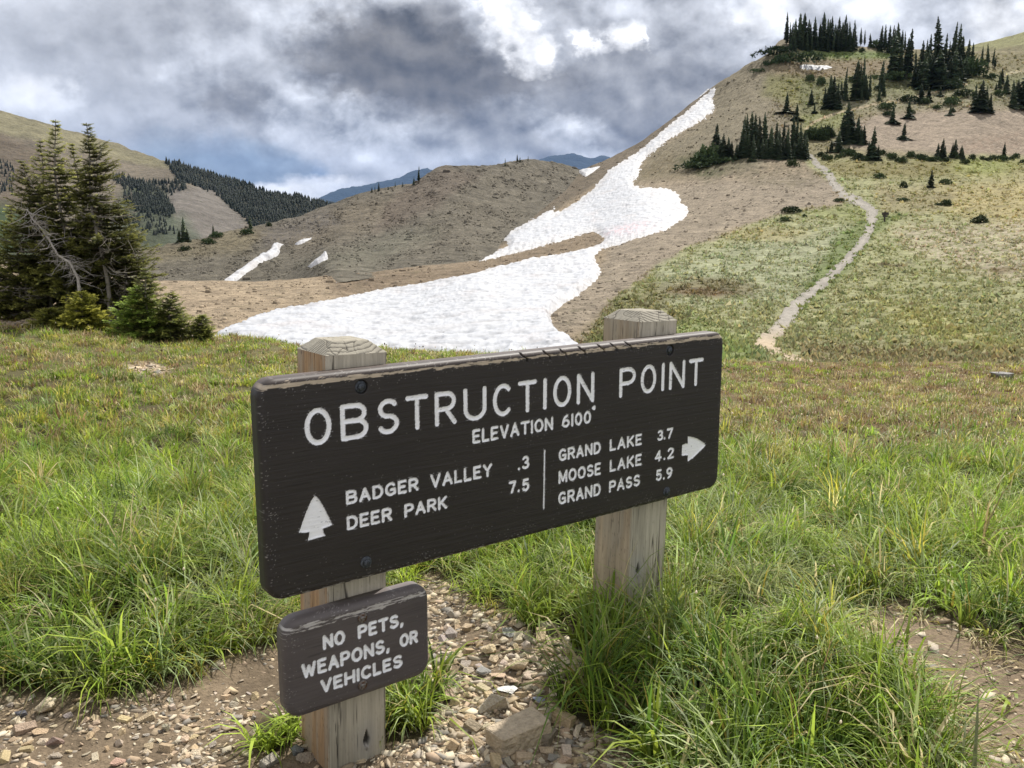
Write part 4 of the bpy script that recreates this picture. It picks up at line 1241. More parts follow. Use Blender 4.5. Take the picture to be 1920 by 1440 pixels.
def build_sign():
    c = sgn(0.85, 0, -0.09); cz = float(ground_z(c[0], c[1]))
    root = empty('trail_sign', (c[0], c[1], cz))
    bpy.context.view_layer.update()
    tag(root, "large dark brown wooden trail sign on two timber posts with white routed lettering", 'sign')
    LEAN = math.radians(1.8)
    PW = 0.091
    for i, (u, vtop, front, left, knots, lab) in enumerate([
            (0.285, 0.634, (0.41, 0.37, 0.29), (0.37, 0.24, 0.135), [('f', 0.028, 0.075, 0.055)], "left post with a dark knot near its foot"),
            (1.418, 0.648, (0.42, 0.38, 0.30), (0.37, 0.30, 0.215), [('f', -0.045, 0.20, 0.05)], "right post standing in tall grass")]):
        b = sgn(u, 0.30, -PW)
        gz = -0.02 if i == 0 else float(ground_z(b[0], b[1]))
        H = (vtop - 0.938 + EYE) - gz
        p = timber_post('post', root, PW, H, 0.12, i * 3 + 1, front, left, knots, lab)
        # lean along the sign about a point at board height
        hz = (0.30 - 0.938 + EYE) - gz
        m = Matrix(((DX, NX, 0, b[0]), (DY, NY, 0, b[1]), (0, 0, 1, gz + hz), (0, 0, 0, 1)))
        p.matrix_local = root.matrix_world.inverted() @ m @ Matrix.Rotation(LEAN, 4, 'Y') @ Matrix.Translation((0, 0, -hz))
    # main board -------------------------------------------------
    T = 0.055
    W1 = 0.0067; W2 = 0.0041

    def letters(items, hw):
        out = []
        for t, a, b, v0, v1 in items: out += word(t, a + hw, b - hw, v0 + hw, v1 - hw)
        return out
    title = []
    for ch, a, b in [('O', .1138, .187), ('B', .2122, .2917), ('S', .3176, .3836), ('T', .4043, .4757), ('R', .4964, .5677), ('U', .5915, .6707), ('C', .6933, .760), ('T', .7844, .8545), ('I', .8775, .8948), ('O', .9182, .9901), ('N', 1.0128, 1.0851),
                     ('P', 1.1933, 1.2662), ('O', 1.2892, 1.3614), ('I', 1.385, 1.402), ('N', 1.4233, 1.5008), ('T', 1.5194, 1.5927)]:
        if ch == 'I': title += word('I', (a + b) / 2, (a + b) / 2, .388 + W1, .4845 - W1)
        else: title += word(ch, a + W1, b - W1, .388 + W1, .4845 - W1)
    words = [
        ('lettering', 'large white title OBSTRUCTION POINT', title, W1),
        ('lettering', 'white line ELEVATION 6100', letters([('ELEVATION', .621, .919, .321, .3625), ('6100', .954, 1.0735, .321, .3625)], W2) + [[(1.081, .369), (1.088, .3685)], [(1.0865, .3655), (1.087, .373)]], W2),
        ('lettering', 'white line BADGER VALLEY .3', letters([('BADGER', .2205, .4405, .2165, .255), ('VALLEY', .4785, .6895, .2145, .2545), ('3', .800, .827, .215, .2565)], W2) + word('.', .788, .788, .2195, .258), W2),
        ('lettering', 'white line DEER PARK 7.5', letters([('DEER', .2205, .3555, .147, .186), ('PARK', .3935, .5325, .147, .1855), ('7', .7504, .778, .1475, .187), ('5', .8003, .8275, .146, .186)], W2) + word('.', .7872, .7872, .152, .19), W2),
        ('lettering', 'white line GRAND LAKE 3.7', letters([('GRAND', .942, 1.1175, .2165, .2565), ('LAKE', 1.1565, 1.302, .2165, .2565), ('3', 1.3755, 1.403, .218, .256), ('7', 1.4205, 1.4505, .218, .256)], W2) + word('.', 1.41, 1.41, .2225, .26), W2),
        ('lettering', 'white line MOOSE LAKE 4.2', letters([('MOOSE', .9425, 1.1195, .146, .187), ('LAKE', 1.158, 1.3035, .147, .1875), ('4', 1.3655, 1.398, .146, .1865), ('2', 1.4265, 1.4585, .146, .1865)], W2) + word('.', 1.4123, 1.4123, .151, .19), W2),
        ('lettering', 'white line GRAND PASS 5.9', letters([('GRAND', .942, 1.1205, .077, .1185), ('PASS', 1.157, 1.298, .077, .1175), ('5', 1.3735, 1.402, .078, .1185), ('9', 1.4245, 1.454, .077, .1175)], W2) + word('.', 1.4121, 1.4121, .082, .12), W2),
        ('divider', 'thin white upright line between the two columns', [[(.8863, .261), (.8853, .170), (.8843, .080)]], 0.0026),
    ]
    polys = [('arrow', 'white arrowhead pointing up', [(.1336, .2585), (.139, .2545), (.152, .2340), (.1650, .2060), (.1798, .1708), (.1640, .1685), (.152, .1662), (.1540, .1560), (.1591, .1457), (.135, .1450), (.1101, .1430), (.1135, .155), (.1157, .1653), (.102, .1670), (.0874, .1696), (.0945, .187), (.1085, .2180), (.1225, .2450)]),
             ('arrow', 'white arrowhead pointing right', [(1.6196, .1676), (1.6150, .174), (1.5850, .1930), (1.5560, .2055), (1.5258, .2136), (1.5265, .2000), (1.5271, .1878), (1.5150, .1890), (1.4993, .1865), (1.4985, .168), (1.4986, .1479), (1.5150, .1475), (1.5293, .1453), (1.5300, .133), (1.5304, .1222), (1.5560, .1310), (1.5900, .1490), (1.6120, .1610)])]
    bolts = [(.2751, .524, 'sunk'), (.2723, .0473, ''), (1.424, .5234, 'sunk'), (1.4275, .0325, '')]
    weather = dict(fade=(0.105, 0.080, 0.070), fk=0.95, pos=1.05, wid=0.38, thr=0.33, bare=(0.46, 0.38, 0.28), bk=0.95, low=1.0, wear=1.0, splash=0.8)
    bd = sign_board(root, sign_matrix(root, 0, 0, 0.002), 1.70, 0.568, T, 0.045, 0.016, 0.0017, (0.026, 0.0215, 0.019), words, polys, 0.0055, bolts, 3.0, weather, "large dark main board",
                    [(.7974, .010), (.8838, .008), (.9484, .006), (1.0252, .010), (1.1047, .010), (1.1591, .006), (1.2232, .006)])
    for (u, v, k) in bolts:
        hex_bolt(bd, Matrix.Translation((u, v, T - (0.008 if k == 'sunk' else 0.0))), 0.0165, 0.0105, 0.010, mat_bolt)
    # lower board ------------------------------------------------
    W3 = 0.0047
    w, h = 0.437, 0.277
    ou, ov = 0.0370, -0.341
    wl = lambda t, a, b, v0, v1: (t, a - ou, b - ou, v0 - ov, v1 - ov)
    pt = lambda u, v: [[(u - ou + .0012, v - ov + .003), (u - ou - .0006, v - ov - .004)]]
    words2 = [('lettering', 'white line NO PETS', letters([wl('NO', .142, .207, -.168, -.127), wl('PETS', .2442, .3714, -.168, -.1275)], W3) + pt(.380, -.164), W3),
              ('lettering', 'white line WEAPONS OR', letters([wl('WEAPONS', .0795, .3255, -.231, -.189), wl('OR', .372, .432, -.231, -.191)], W3) + pt(.3344, -.227), W3),
              ('lettering', 'white line VEHICLES', letters([wl('VEHICLES', .1305, .3805, -.2895, -.250)], W3), W3)]
    weather2 = dict(fade=(0.19, 0.165, 0.16), fk=0.55, pos=1.15, wid=0.62, thr=0.42, bare=(0.50, 0.47, 0.44), bk=0.75, low=0.8, wear=0.0, splash=0.0)
    b2 = [(.2593 - ou, -.1091 - ov, ''), (.2538 - ou, -.3038 - ov, '')]
    bd2 = sign_board(root, sign_matrix(root, ou, ov, 0.002), w, h, 0.05, 0.046, 0.022, 0.0016, (0.088, 0.074, 0.071), words2, [], 0.0045, b2, 8.0, weather2, "small greyer board below the main one")
    for (u, v, k) in b2:
        hex_bolt(bd2, Matrix.Translation((u, v, 0.05)), 0.014, 0.008, 0.007, mat_rust)


build_sign()

# ------------------------------------------------------------------ stones
def stone_mat():
    m, nt, b = new_mat("loose_stone")
    N = nt.nodes.new; L = nt.links.new
    b.inputs['Roughness'].default_value = 0.85; b.inputs['Specular IOR Level'].default_value = 0.2
    oi = N('ShaderNodeObjectInfo'); tc = N('ShaderNodeTexCoord')
    n = N('ShaderNodeTexNoise'); n.inputs['Scale'].default_value = 3.0; n.inputs['Detail'].default_value = 6; n.inputs['Roughness'].default_value = 0.7
    L(tc.outputs['Object'], n.inputs['Vector'])
    mr = N('ShaderNodeMapRange'); mr.inputs[1].default_value = 0.3; mr.inputs[2].default_value = 0.7; mr.inputs[3].default_value = 0.72; mr.inputs[4].default_value = 1.25
    L(n.outputs['Fac'], mr.inputs[0])
    v = N('ShaderNodeVectorMath'); v.operation = 'SCALE'
    L(oi.outputs['Color'], v.inputs[0]); L(mr.outputs[0], v.inputs['Scale']); L(v.outputs[0], b.inputs['Base Color'])
    bp = N('ShaderNodeBump'); bp.inputs['Strength'].default_value = 0.5; bp.inputs['Distance'].default_value = 0.06
    n2 = N('ShaderNodeTexNoise'); n2.inputs['Scale'].default_value = 6.0; n2.inputs['Detail'].default_value = 6
    L(tc.outputs['Object'], n2.inputs['Vector']); L(n2.outputs['Fac'], bp.inputs['Height']); L(bp.outputs[0], b.inputs['Normal'])
    return m


mat_stone = stone_mat()
import bmesh


def stone_mesh(seed, flat, blocky, bev=0.05):
    r = np.random.default_rng(seed)
    bm = bmesh.new()
    if blocky:
        pts = [(sx * (1 + r.uniform(-.12, .12)), sy * (.55 + r.uniform(-.1, .1)), sz * flat * (1 + r.uniform(-.2, .2))) for sx in (-1, 1) for sy in (-1, 1) for sz in (-1, 1)]
        pts += [(r.uniform(-.8, .8), r.uniform(-.5, .5), s_ * flat * 1.05) for s_ in (-1, 1)]
    else:
        pts = []
        for _ in range(11):
            a = r.uniform(0, 2 * np.pi); q = r.uniform(.75, 1.05)
            pts.append((q * np.cos(a), q * .72 * np.sin(a), flat * r.uniform(-.9, .9)))
        for _ in range(4):
            pts.append((r.uniform(-.55, .55), r.uniform(-.4, .4), flat * r.choice((-1.1, 1.1)) * r.uniform(.8, 1.1)))
    for p in pts: bm.verts.new(p)
    g = bmesh.ops.convex_hull(bm, input=bm.verts)
    bmesh.ops.delete(bm, geom=[v for v in bm.verts if not v.link_faces], context='VERTS')
    bmesh.ops.dissolve_limit(bm, angle_limit=math.radians(14), verts=bm.verts, edges=bm.edges)
    bmesh.ops.bevel(bm, geom=list(bm.edges) + list(bm.verts), offset=bev, segments=1, affect='EDGES', clamp_overlap=True)
    bmesh.ops.triangulate(bm, faces=[f for f in bm.faces if len(f.verts) > 4])
    me = bpy.data.meshes.new('stone'); bm.to_mesh(me); bm.free()
    me.materials.append(mat_stone)
    return me


STONES = [stone_mesh(100 + i, f, b, v) for i, (f, b, v) in enumerate([(.42, 0, .02), (.30, 0, .015), (.5, 0, .03), (.24, 0, .015), (.5, 1, .04), (.4, 1, .025), (.6, 0, .09), (.30, 0, .015), (.42, 0, .02), (.20, 0, .015)])]
TAN = [(.44, .35, .23), (.50, .40, .27), (.40, .33, .24), (.48, .42, .32), (.37, .28, .20), (.54, .46, .34), (.36, .31, .25), (.42, .32, .22)]


def ground_at(x, y):
    """photograph point on the near ground -> world"""
    r = ray(np.array(float(x)), np.array(float(y)))
    z = 0.0
    for _ in range(8):
        P = r * ((z - EYE) / r[2]); z = float(ground_z(P[0], P[1]))
    return np.array([P[0], P[1], z])


def put_stone(mi, P, size, rot, colr, name='stone', zs=1.0, sink=0.25, tilt=(0, 0)):
    o = bpy.data.objects.new(name, STONES[mi]); COL.objects.link(o)
    h = size * STONES[mi].vertices[0].co.length * 0 + size
    o.location = (P[0], P[1], P[2] + size * zs * (0.35 - sink))
    o.rotation_euler = (tilt[0], tilt[1], rot); o.scale = (size, size, size * zs)
    o.color = (*colr, 1)
    return o


BIG = [  # x, y, half size px, mesh, rot, colour, zscale, tilt, label
    (930, 1322, 30, 6, 0.3, (.42, .37, .29), 1.0, (.1, .1), "large rounded grey brown rock above the long brick shaped stone"),
    (973, 1376, 50, 4, 0.55, (.46, .375, .27), 0.95, (.08, -.12), "large brick shaped brown stone at the bottom of the stone spill"),
    (1027, 1382, 17, 5, 1.1, (.24, .20, .15), 1.3, (.2, 0), "small upright block touching the right end of the brick shaped stone"),
    (925, 1388, 14, 5, 1.9, (.25, .21, .16), 1.2, (.5, .3), "narrow upright chip at the left end of the brick shaped stone"),
    (914, 1216, 22, 8, 2.2, (.58, .47, .30), 1.0, (.35, .1), "pale cream wedge of stone high in the stone spill"),
    (970, 1246, 22, 0, 0.1, (.55, .45, .31), 1.2, (.15, 0), "pale flat topped stone with a dark hollow beneath it"),
    (1030, 1216, 24, 7, 1.2, (.36, .27, .185), 0.9, (.6, .2), "broad brown slab tipped on edge near the right post"),
    (957, 1186, 19, 3, -.3, (.34, .34, .31), 0.9, (.2, .2), "grey slate chip at the upper edge of the stone spill"),
    (1030, 1178, 17, 4, .5, (.37, .33, .24), 1.0, (.1, .3), "square olive tan stone below the small grass tuft"),
    (843, 1296, 26, 1, 1.25, (.42, .32, .24), 0.7, (.75, .2), "tall pinkish slab leaning beside the grass at the left post"),
    (907, 1258, 17, 1, .7, (.30, .29, .27), 0.9, (.3, .2), "dark grey angular stone left of the pale flat topped one"),
    (951, 1291, 19, 9, .25, (.74, .72, .68), 0.8, (.05, .05), "white thin stone lying across the middle of the spill"),
    (1010, 1310, 12, 9, -.4, (.30, .33, .40), 0.8, (.1, 0), "small blue grey sliver right of the white stone"),
    (858, 1356, 19, 8, -.4, (.50, .38, .25), 0.9, (.1, .1), "tan pointed stone left of the rounded grey brown rock"),
    (887, 1362, 15, 5, -.7, (.33, .27, .19), 0.9, (.2, .2), "dull brown slat between two pale stones"),
    (909, 1362, 13, 0, .4, (.56, .49, .34), 1.0, (.1, 0), "pale blocky stone left of the brick shaped stone"),
    (1029, 1347, 13, 4, .9, (.40, .36, .25), 1.0, (.1, .2), "greenish tan cube above the right end of the brick shaped stone"),
    (874, 1420, 16, 0, -.6, (.50, .37, .24), 0.9, (.2, .1), "tan stone near the bottom edge right of the left post"),
    (1062, 1428, 16, 6, .2, (.47, .34, .24), 0.9, (.0, .1), "rounded pink tan stone at the bottom edge"),
    (1036, 1420, 13, 1, .9, (.27, .25, .22), 0.9, (.2, 0), "dark grey stone on bare soil near the bottom edge"),
    (82, 1325, 25, 8, 2.7, (.50, .42, .30), 1.2, (.3, .2), "large beige rock under the grass at the left edge"),
    (556, 1408, 16, 2, 1.3, (.20, .21, .21), 1.0, (.5, .3), "dark slate stone leaning at the foot of the left post"),
    (578, 1398, 14, 0, .4, (.33, .28, .20), 1.1, (.1, .2), "brown cube of stone against the left side of the left post"),
    (572, 1420, 18, 9, .5, (.30, .25, .19), 0.9, (.5, .2), "flat sliver of stone lying below the stone cube at the left post"),
    (103, 1391, 17, 6, .2, (.32, .23, .19), 0.8, (.1, .1), "purple brown flat stone in the gravel at lower left"),
    (222, 1428, 15, 1, .9, (.44, .29, .22), 0.8, (.2, .1), "pink leaf shaped stone at the lower left edge"),
    (75, 1370, 15, 3, .6, (.50, .37, .24), 0.8, (.1, .1), "flat orange tan chip above the purple brown stone"),
    (48, 1365, 17, 5, .7, (.36, .27, .20), 0.8, (.2, .1), "brown slab half buried in the lower left gravel"),
    (40, 1338, 11, 2, .2, (.14, .14, .16), 1.0, (.1, .1), "small nearly black stone at the left edge below the grass"),
    (270, 692, 9, 9, .1, (.50, .44, .36), 0.6, (.05, 0), "pale flat rock on the bare patch in the left meadow"),
    (1875, 702, 27, 2, .1, (.26, .25, .24), 0.65, (.05, .05), "grey rounded outcrop at the far right edge of the brown grass"),
    (1605, 838, 17, 7, .1, (.46, .40, .32), 0.7, (.05, .05), "pale flat rock half hidden in grass right of the sign"),
]
taken = []
for i, (x, y, hp, mi, rot, cc, zs, tl, lab) in enumerate(BIG):
    P = ground_at(x, y + hp * 0.3)
    sz = hp * math.hypot(P[1], EYE) / F
    o = put_stone(mi, P, sz, rot, cc, 'rock' if hp >= 22 else 'stone', zs, 0.02, tl)
    tag(o, lab, 'rock' if hp >= 22 else 'stone')
    taken.append((P[0], P[1], sz))

# fist sized stones of the spill and the lower left gravel
r_st = np.random.default_rng(77)
kinds = ["orange tan angular stone among the loose stones of the spill between the posts", "pale cream angular stone among the loose stones of the spill between the posts", "dull grey brown stone among the loose stones of the spill between the posts"]
kinds2 = ["orange tan flat chip in the gravel at lower left", "pale cream chip in the gravel at lower left", "dull grey brown chip in the gravel at lower left"]
cnt = 0; tries = 0
while cnt < 262 and tries < 6000:
    tries += 1
    left = r_st.random() < 0.16
    if left: x, y = r_st.uniform(0, 520), r_st.uniform(1300, 1438)
    else:
        x = r_st.normal(960, 75); y = r_st.uniform(1140, 1436)
        if x < 815 or x > 1095: continue
        if y > 1330 and r_st.random() < 0.55: continue
    P = ground_at(x, y)
    zx, zy, g_, d_, b_, t_ = zones(np.array([P[0]]), np.array([P[1]]))
    if g_[0] < 0.6 or t_[0] > 0.4: continue
    sz = (r_st.lognormal(math.log(0.0150), 0.32) if left else r_st.lognormal(math.log(0.0225), 0.34))
    sz = min(sz, 0.042)
    if any((P[0] - a) ** 2 + (P[1] - b) ** 2 < (0.75 * (sz + c)) ** 2 for a, b, c in taken): continue
    taken.append((P[0], P[1], sz))
    k = r_st.choice(3, p=(.42, .36, .22))
    base = np.array([(.50, .385, .25), (.58, .49, .355), (.38, .335, .27)][k]) * r_st.uniform(.85, 1.15) * np.array([1, r_st.uniform(.95, 1.05), r_st.uniform(.9, 1.1)])
    o = put_stone(int(r_st.integers(0, 10)), P, sz, r_st.uniform(0, 6.28), tuple(base), 'stone', r_st.uniform(.8, 1.3), 0.16, (r_st.normal(0, .28), r_st.normal(0, .28)))
    tag(o, (kinds2 if left else kinds)[k], 'stone', 'gravel chips at lower left' if left else 'loose stones of the spill between the posts')
    cnt += 1


def gravel():
    """fine angular chips too many to count"""
    r = np.random.default_rng(9)
    n = 125000
    Y = r.uniform(1.5, 4.2, n) ; X = r.uniform(-1.0, 1.0, n) * (0.62 * Y + 0.85)
    x, y, g, d, b, t = zones(X, Y)
    dens = g * (1 - 0.9 * np.clip(t, 0, 1)) * np.clip(0.22 + 1.7 * fbm(X / 0.26, Y / 0.26, 3) + 0.50 * smooth(1000, 880, np.abs(x - 960) + 700), 0.08, 1) + 0.25 * d * (r.random(n) < .5)
    dens = dens * np.minimum(1, (2.6 / Y) ** 2.0)
    k = r.random(n) < dens
    # a few chips on bare patches further off
    Yb = r.uniform(7, 13, 30000); Xb = r.uniform(-1, 1, 30000) * 0.62 * Yb
    xb, yb, gb, db, bb, tb = zones(Xb, Yb); kb = r.random(30000) < bb * 0.9
    X = np.r_[X[k], Xb[kb]]; Y = np.r_[Y[k], Yb[kb]]
    n = len(X)
    s = np.clip(r.lognormal(math.log(0.0050), 0.60, n), 0.0018, 0.020)
    xg, yg = to_px(np.stack([X, Y, 0 * X], -1)); s = s * np.where(xg < 620, 0.70, 1.0); s[k.sum():] *= 3
    Z = ground_z(X, Y)
    cube = np.array([(-1, -1, -1), (1, -1, -1), (1, 1, -1), (-1, 1, -1), (-1, -1, 1), (1, -1, 1), (1, 1, 1), (-1, 1, 1)], float)
    V = cube[None] * (1 + r.uniform(-.55, .45, (n, 8, 3)))
    V[:, 4:, :2] *= r.uniform(.65, 1.1, (n, 1, 1))
    V = V * (s[:, None] * np.stack([r.uniform(.9, 1.7, n), r.uniform(.5, 1.0, n), r.uniform(.15, .42, n)], 1))[:, None]
    a = r.uniform(0, 6.28, n); tx = r.normal(0, .38, n)
    c_, s_ = np.cos(tx)[:, None], np.sin(tx)[:, None]
    yy = V[..., 1] * c_ - V[..., 2] * s_; zz = V[..., 1] * s_ + V[..., 2] * c_
    V[..., 1] = yy; V[..., 2] = zz
    c_, s_ = np.cos(a)[:, None], np.sin(a)[:, None]
    xx = V[..., 0] * c_ - V[..., 1] * s_; yy = V[..., 0] * s_ + V[..., 1] * c_
    V[..., 0] = xx + X[:, None]; V[..., 1] = yy + Y[:, None]; V[..., 2] += (Z + s * 0.06)[:, None]
    Fq = np.array([(0, 3, 2, 1), (4, 5, 6, 7), (0, 1, 5, 4), (1, 2, 6, 5), (2, 3, 7, 6), (3, 0, 4, 7)])
    Fa = (np.arange(n)[:, None, None] * 8 + Fq[None]).reshape(-1, 4)
    pal = np.array(TAN + [(.30, .25, .19), (.28, .22, .15), (.55, .48, .36), (.24, .22, .19)])
    C = pal[r.integers(0, len(pal), n)] * r.uniform(.75, 1.15, (n, 1))
    C = np.repeat(C[:, None], 8, 1)
    o = mesh_obj('gravel', V.reshape(-1, 3), [Fa], attr_mat("gravel_chip", ((60.0, 0.2),), rough=0.85), C.reshape(-1, 3), smooth_=False)
    tag(o, "fine tan gravel chips scattered on the bare soil", 'gravel', kind='stuff')


gravel()


# ------------------------------------------------------------------ grass
def blades(R, az, lean, L, w, ctip, croot, curl=0.6):
    """curved ribbon blades: returns verts, quads, tris, colours"""
    n = len(R)
    sarr = np.array([0.0, 0.38, 0.72, 1.0])
    d = np.stack([np.cos(az), np.sin(az), np.zeros(n)], 1)
    sd = np.stack([-np.sin(az), np.cos(az), np.zeros(n)], 1)
    V = np.empty((n, 7, 3)); C = np.empty((n, 7, 3))
    for i, s in enumerate(sarr):
        ang = lean * (0.35 + 0.65 * s * (1 + curl * s))
        # integrate the bending roughly
        hor = L * s * np.sin(ang * 0.75); ver = L * s * np.cos(np.minimum(ang * 0.75, 1.9))
        P = R + d * hor[:, None]; P[:, 2] += ver
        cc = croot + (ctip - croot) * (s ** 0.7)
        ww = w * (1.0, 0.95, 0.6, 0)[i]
        if i < 3:
            V[:, 2 * i] = P + sd * ww[:, None] * .5; V[:, 2 * i + 1] = P - sd * ww[:, None] * .5
            C[:, 2 * i] = cc; C[:, 2 * i + 1] = cc
        else: V[:, 6] = P; C[:, 6] = cc
    b = np.arange(n)[:, None] * 7
    q = np.concatenate([b + np.array([0, 1, 3, 2]), b + np.array([2, 3, 5, 4])])
    t = b + np.array([4, 5, 6])
    return V.reshape(-1, 3), q, t, C.reshape(-1, 3)


mat_grass = leaf_mat("grass_blade", 0.5, 0.5, 0.28)
SHADES = dict(green=(.200, .290, .036), bright=(.300, .400, .050), sage=(.320, .375, .165), yellow=(.400, .385, .075), straw=(.56, .48, .25), brown=(.27, .185, .10), deep=(.105, .185, .030))


def grass():
    r = np.random.default_rng(21)
    nt = 57000
    u = r.random(nt)
    Y = (1.45 ** .8 + u * (13.9 ** .8 - 1.45 ** .8)) ** (1 / .8)
    X = r.uniform(-1, 1, nt) * (0.70 * Y + 1.35)
    x, y, g, d, b, t = zones(X, Y)
    cover = np.clip((1 - g) + t, 0, 1) * (1 - 0.93 * np.clip(d, 0, 1)) * (1 - 0.9 * b)
    far = smooth(4.5, 9.5, Y)
    patch = fbm(X / 0.55, Y / 0.55, 3, 0.6)
    cover = cover * np.clip(1.0 + 1.1 * patch * far - 0.15 * far, 0.15, 1)
    k = r.random(nt) < cover * (0.40 + 0.15 * far)
    # edges of the dirt keep short worn grass
    k |= (r.random(nt) < 0.16) & (d > 0.2) & (d < 0.98)
    X, Y, x, y, d, b, far, t, g = [q[k] for q in (X, Y, x, y, d, b, far, t, g)]
    Z = ground_z(X, Y)
    m = len(X)
    clump = fbm(X / 0.30 + 3, Y / 0.30 + 3, 2)
    # length and tone by place
    right = smooth(900, 1150, x)
    near = 1 - smooth(3.6, 8.0, Y)
    Lb = 0.075 + 0.135 * near
    Lb = Lb * np.clip(1 + 0.75 * fbm(X / 0.55, Y / 0.55, 3) + 0.75 * fbm(X / 0.17, Y / 0.17, 2), .35, 1.8) * r.uniform(.75, 1.2, m)
    Lb = np.where(d > 0.25, Lb * 0.45, Lb); Lb = np.where((t > .3) & (x < 600), Lb * .62, np.where(t > .3, Lb * .85, Lb))
    edge = smooth(0.02, 0.5, g) * (t < 0.3); Lb *= 1 - 0.35 * edge
    Lb = Lb * np.where(y < 720, 0.9, 1)
    sh = np.array([SHADES[q] for q in ('green', 'bright', 'sage', 'yellow', 'straw', 'brown', 'deep')])
    n1 = fbm(X / 0.8 + 5, Y / 0.8, 3, 0.6); n2 = fbm(X / 0.45 + 25, Y / 0.45 + 9, 3, 0.6)
    redzone = smooth(1180, 1400, x) * smooth(900, 760, y) + 0.35 * smooth(720, 660, y) * (x < 900)
    leftmid = smooth(930, 760, y) * smooth(600, 500, x)
    sagez = np.exp(-(((x - 1560) / 170) ** 2 + ((y - 1130) / 60) ** 2)) + 0.8 * np.exp(-(((x - 430) / 110) ** 2 + ((y - 1120) / 90) ** 2)) + 0.5 * np.exp(-(((x - 1330) / 90) ** 2 + ((y - 1060) / 80) ** 2))
    brightz = np.exp(-(((x - 1800) / 190) ** 2 + ((y - 1020) / 140) ** 2)) + np.exp(-(((x - 930) / 170) ** 2 + ((y - 1050) / 70) ** 2)) + 0.8 * np.exp(-(((x - 150) / 200) ** 2 + ((y - 1000) / 90) ** 2))
    deepz = np.exp(-(((x - 1280) / 230) ** 2 + ((y - 1320) / 130) ** 2)) + 0.5 * np.exp(-(((x - 150) / 250) ** 2 + ((y - 1260) / 70) ** 2))
    W = np.stack([0.9 + 0 * n1, 0.30 + 1.2 * np.clip(n1, 0, 1) + 1.6 * brightz, 0.22 + 2.4 * sagez + .3 * np.clip(n2, 0, 1), 0.10 + 0.8 * np.clip(n2, 0, 1) * (.3 + far) + 0.5 * leftmid + 0.3 * redzone,
                  0.03 + 0.25 * far + 0.25 * (d > .2) + 0.3 * redzone, 0.015 + 2.2 * redzone + 1.4 * np.clip(-n2, 0, 1) * far + 0.35 * leftmid + 1.3 * leftmid * np.clip(n1 * 2, 0, 1), 0.25 + 1.3 * deepz + .6 * np.clip(-n1, 0, 1) * near], 1)
    W = W / W.sum(1, keepdims=True)
    pick = (r.random(m)[:, None] > np.cumsum(W, 1)).sum(1).clip(0, 6)
    tc = sh[pick] * r.uniform(.62, 1.35, (m, 1)) * np.clip(1 + .45 * clump, .6, 1.5)[:, None] * np.stack([r.uniform(.9, 1.1, m), np.ones(m), r.uniform(.8, 1.2, m)], 1)
    # blades of each tuft
    nb = np.clip((r.normal(20, 6, m) * (1 - 0.15 * far)), 5, 34).astype(int)
    nb = np.where(d > .25, nb // 2, nb)
    idx = np.repeat(np.arange(m), nb); n = len(idx)
    rad = (0.026 + 0.055 * far[idx]) * np.sqrt(r.random(n)); a = r.uniform(0, 6.283, n)
    R = np.stack([X[idx] + rad * np.cos(a), Y[idx] + rad * np.sin(a), Z[idx]], 1)
    fl = 2.6 * fbm(X / 1.1 + 60, Y / 1.1, 2) * 3.14 - 1.0
    az = np.where(r.random(n) < 0.32, fl[idx] + r.normal(0, .7, n), a + r.normal(0, .5, n))
    # at the edge of the bare ground blades hang outwards, to the reader
    hang = edge[idx] * (r.random(n) < .6); az = np.where(hang > 0.4, -1.57 + r.normal(0, .8, n), az)
    lean = np.abs(r.normal(0.80, 0.40, n)) + 0.45 * near[idx] * r.random(n) + 0.25 * hang
    lean = lean + 0.7 * (d[idx] > .3)
    L_ = Lb[idx] * r.uniform(.55, 1.25, n) * (1 + .2 * (r.random(n) < .06))
    wt = np.clip(r.lognormal(0, .42, m), .55, 2.1); w = (0.0046 + 0.0018 * smooth(3, 11, Y[idx])) * wt[idx] * r.uniform(.75, 1.25, n) * (1 + 0.25 * (1 - smooth(2.2, 3.2, Y[idx])))
    ct = tc[idx] * r.uniform(.78, 1.25, (n, 1))
    dry = r.random(n) < (0.045 + 0.03 * far[idx] + 0.5 * (d[idx] > .3)); ct[dry] = np.array(SHADES['straw']) * r.uniform(.7, 1.2, (dry.sum(), 1))
    yel = r.random(n) < 0.03; ct[yel] = np.array((.34, .28, .05)) * r.uniform(.7, 1.1, (yel.sum(), 1))
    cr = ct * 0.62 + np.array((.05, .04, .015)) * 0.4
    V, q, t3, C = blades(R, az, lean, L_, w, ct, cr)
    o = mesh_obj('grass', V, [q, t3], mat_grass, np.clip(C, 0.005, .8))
    tag(o, "thick green and straw coloured mountain grass around the sign", 'grass', kind='stuff')
    print('blades', n)
    # seed heads and flowers
    nf = 1500
    Yf = (1.9 ** .6 + r.random(nf) * (13.5 ** .6 - 1.9 ** .6)) ** (1 / .6); Xf = r.uniform(-1, 1, nf) * .62 * Yf
    xf, yf, gf, df, bf, tf = zones(Xf, Yf)
    k = (gf < .2) & (df < .2) & (bf < .3) & (r.random(nf) < np.where((xf > 1250) & (yf < 900), 1.0, np.where(yf < 760, .5, .14)))
    Xf, Yf = Xf[k], Yf[k]; n = len(Xf); Zf = ground_z(Xf, Yf)
    h = (0.10 + 0.09 * (1 - smooth(3.6, 8, Yf))) * r.uniform(.8, 1.5, n)
    Rf = np.stack([Xf, Yf, Zf], 1); az = r.uniform(0, 6.28, n); ln = r.uniform(.1, .5, n)
    stem = np.tile(np.array((.16, .15, .06)), (n, 1))
    V, q, t3, C = blades(Rf, az, ln, h, np.full(n, .0022), stem, stem)
    tip = V.reshape(n, 7, 3)[:, 6]
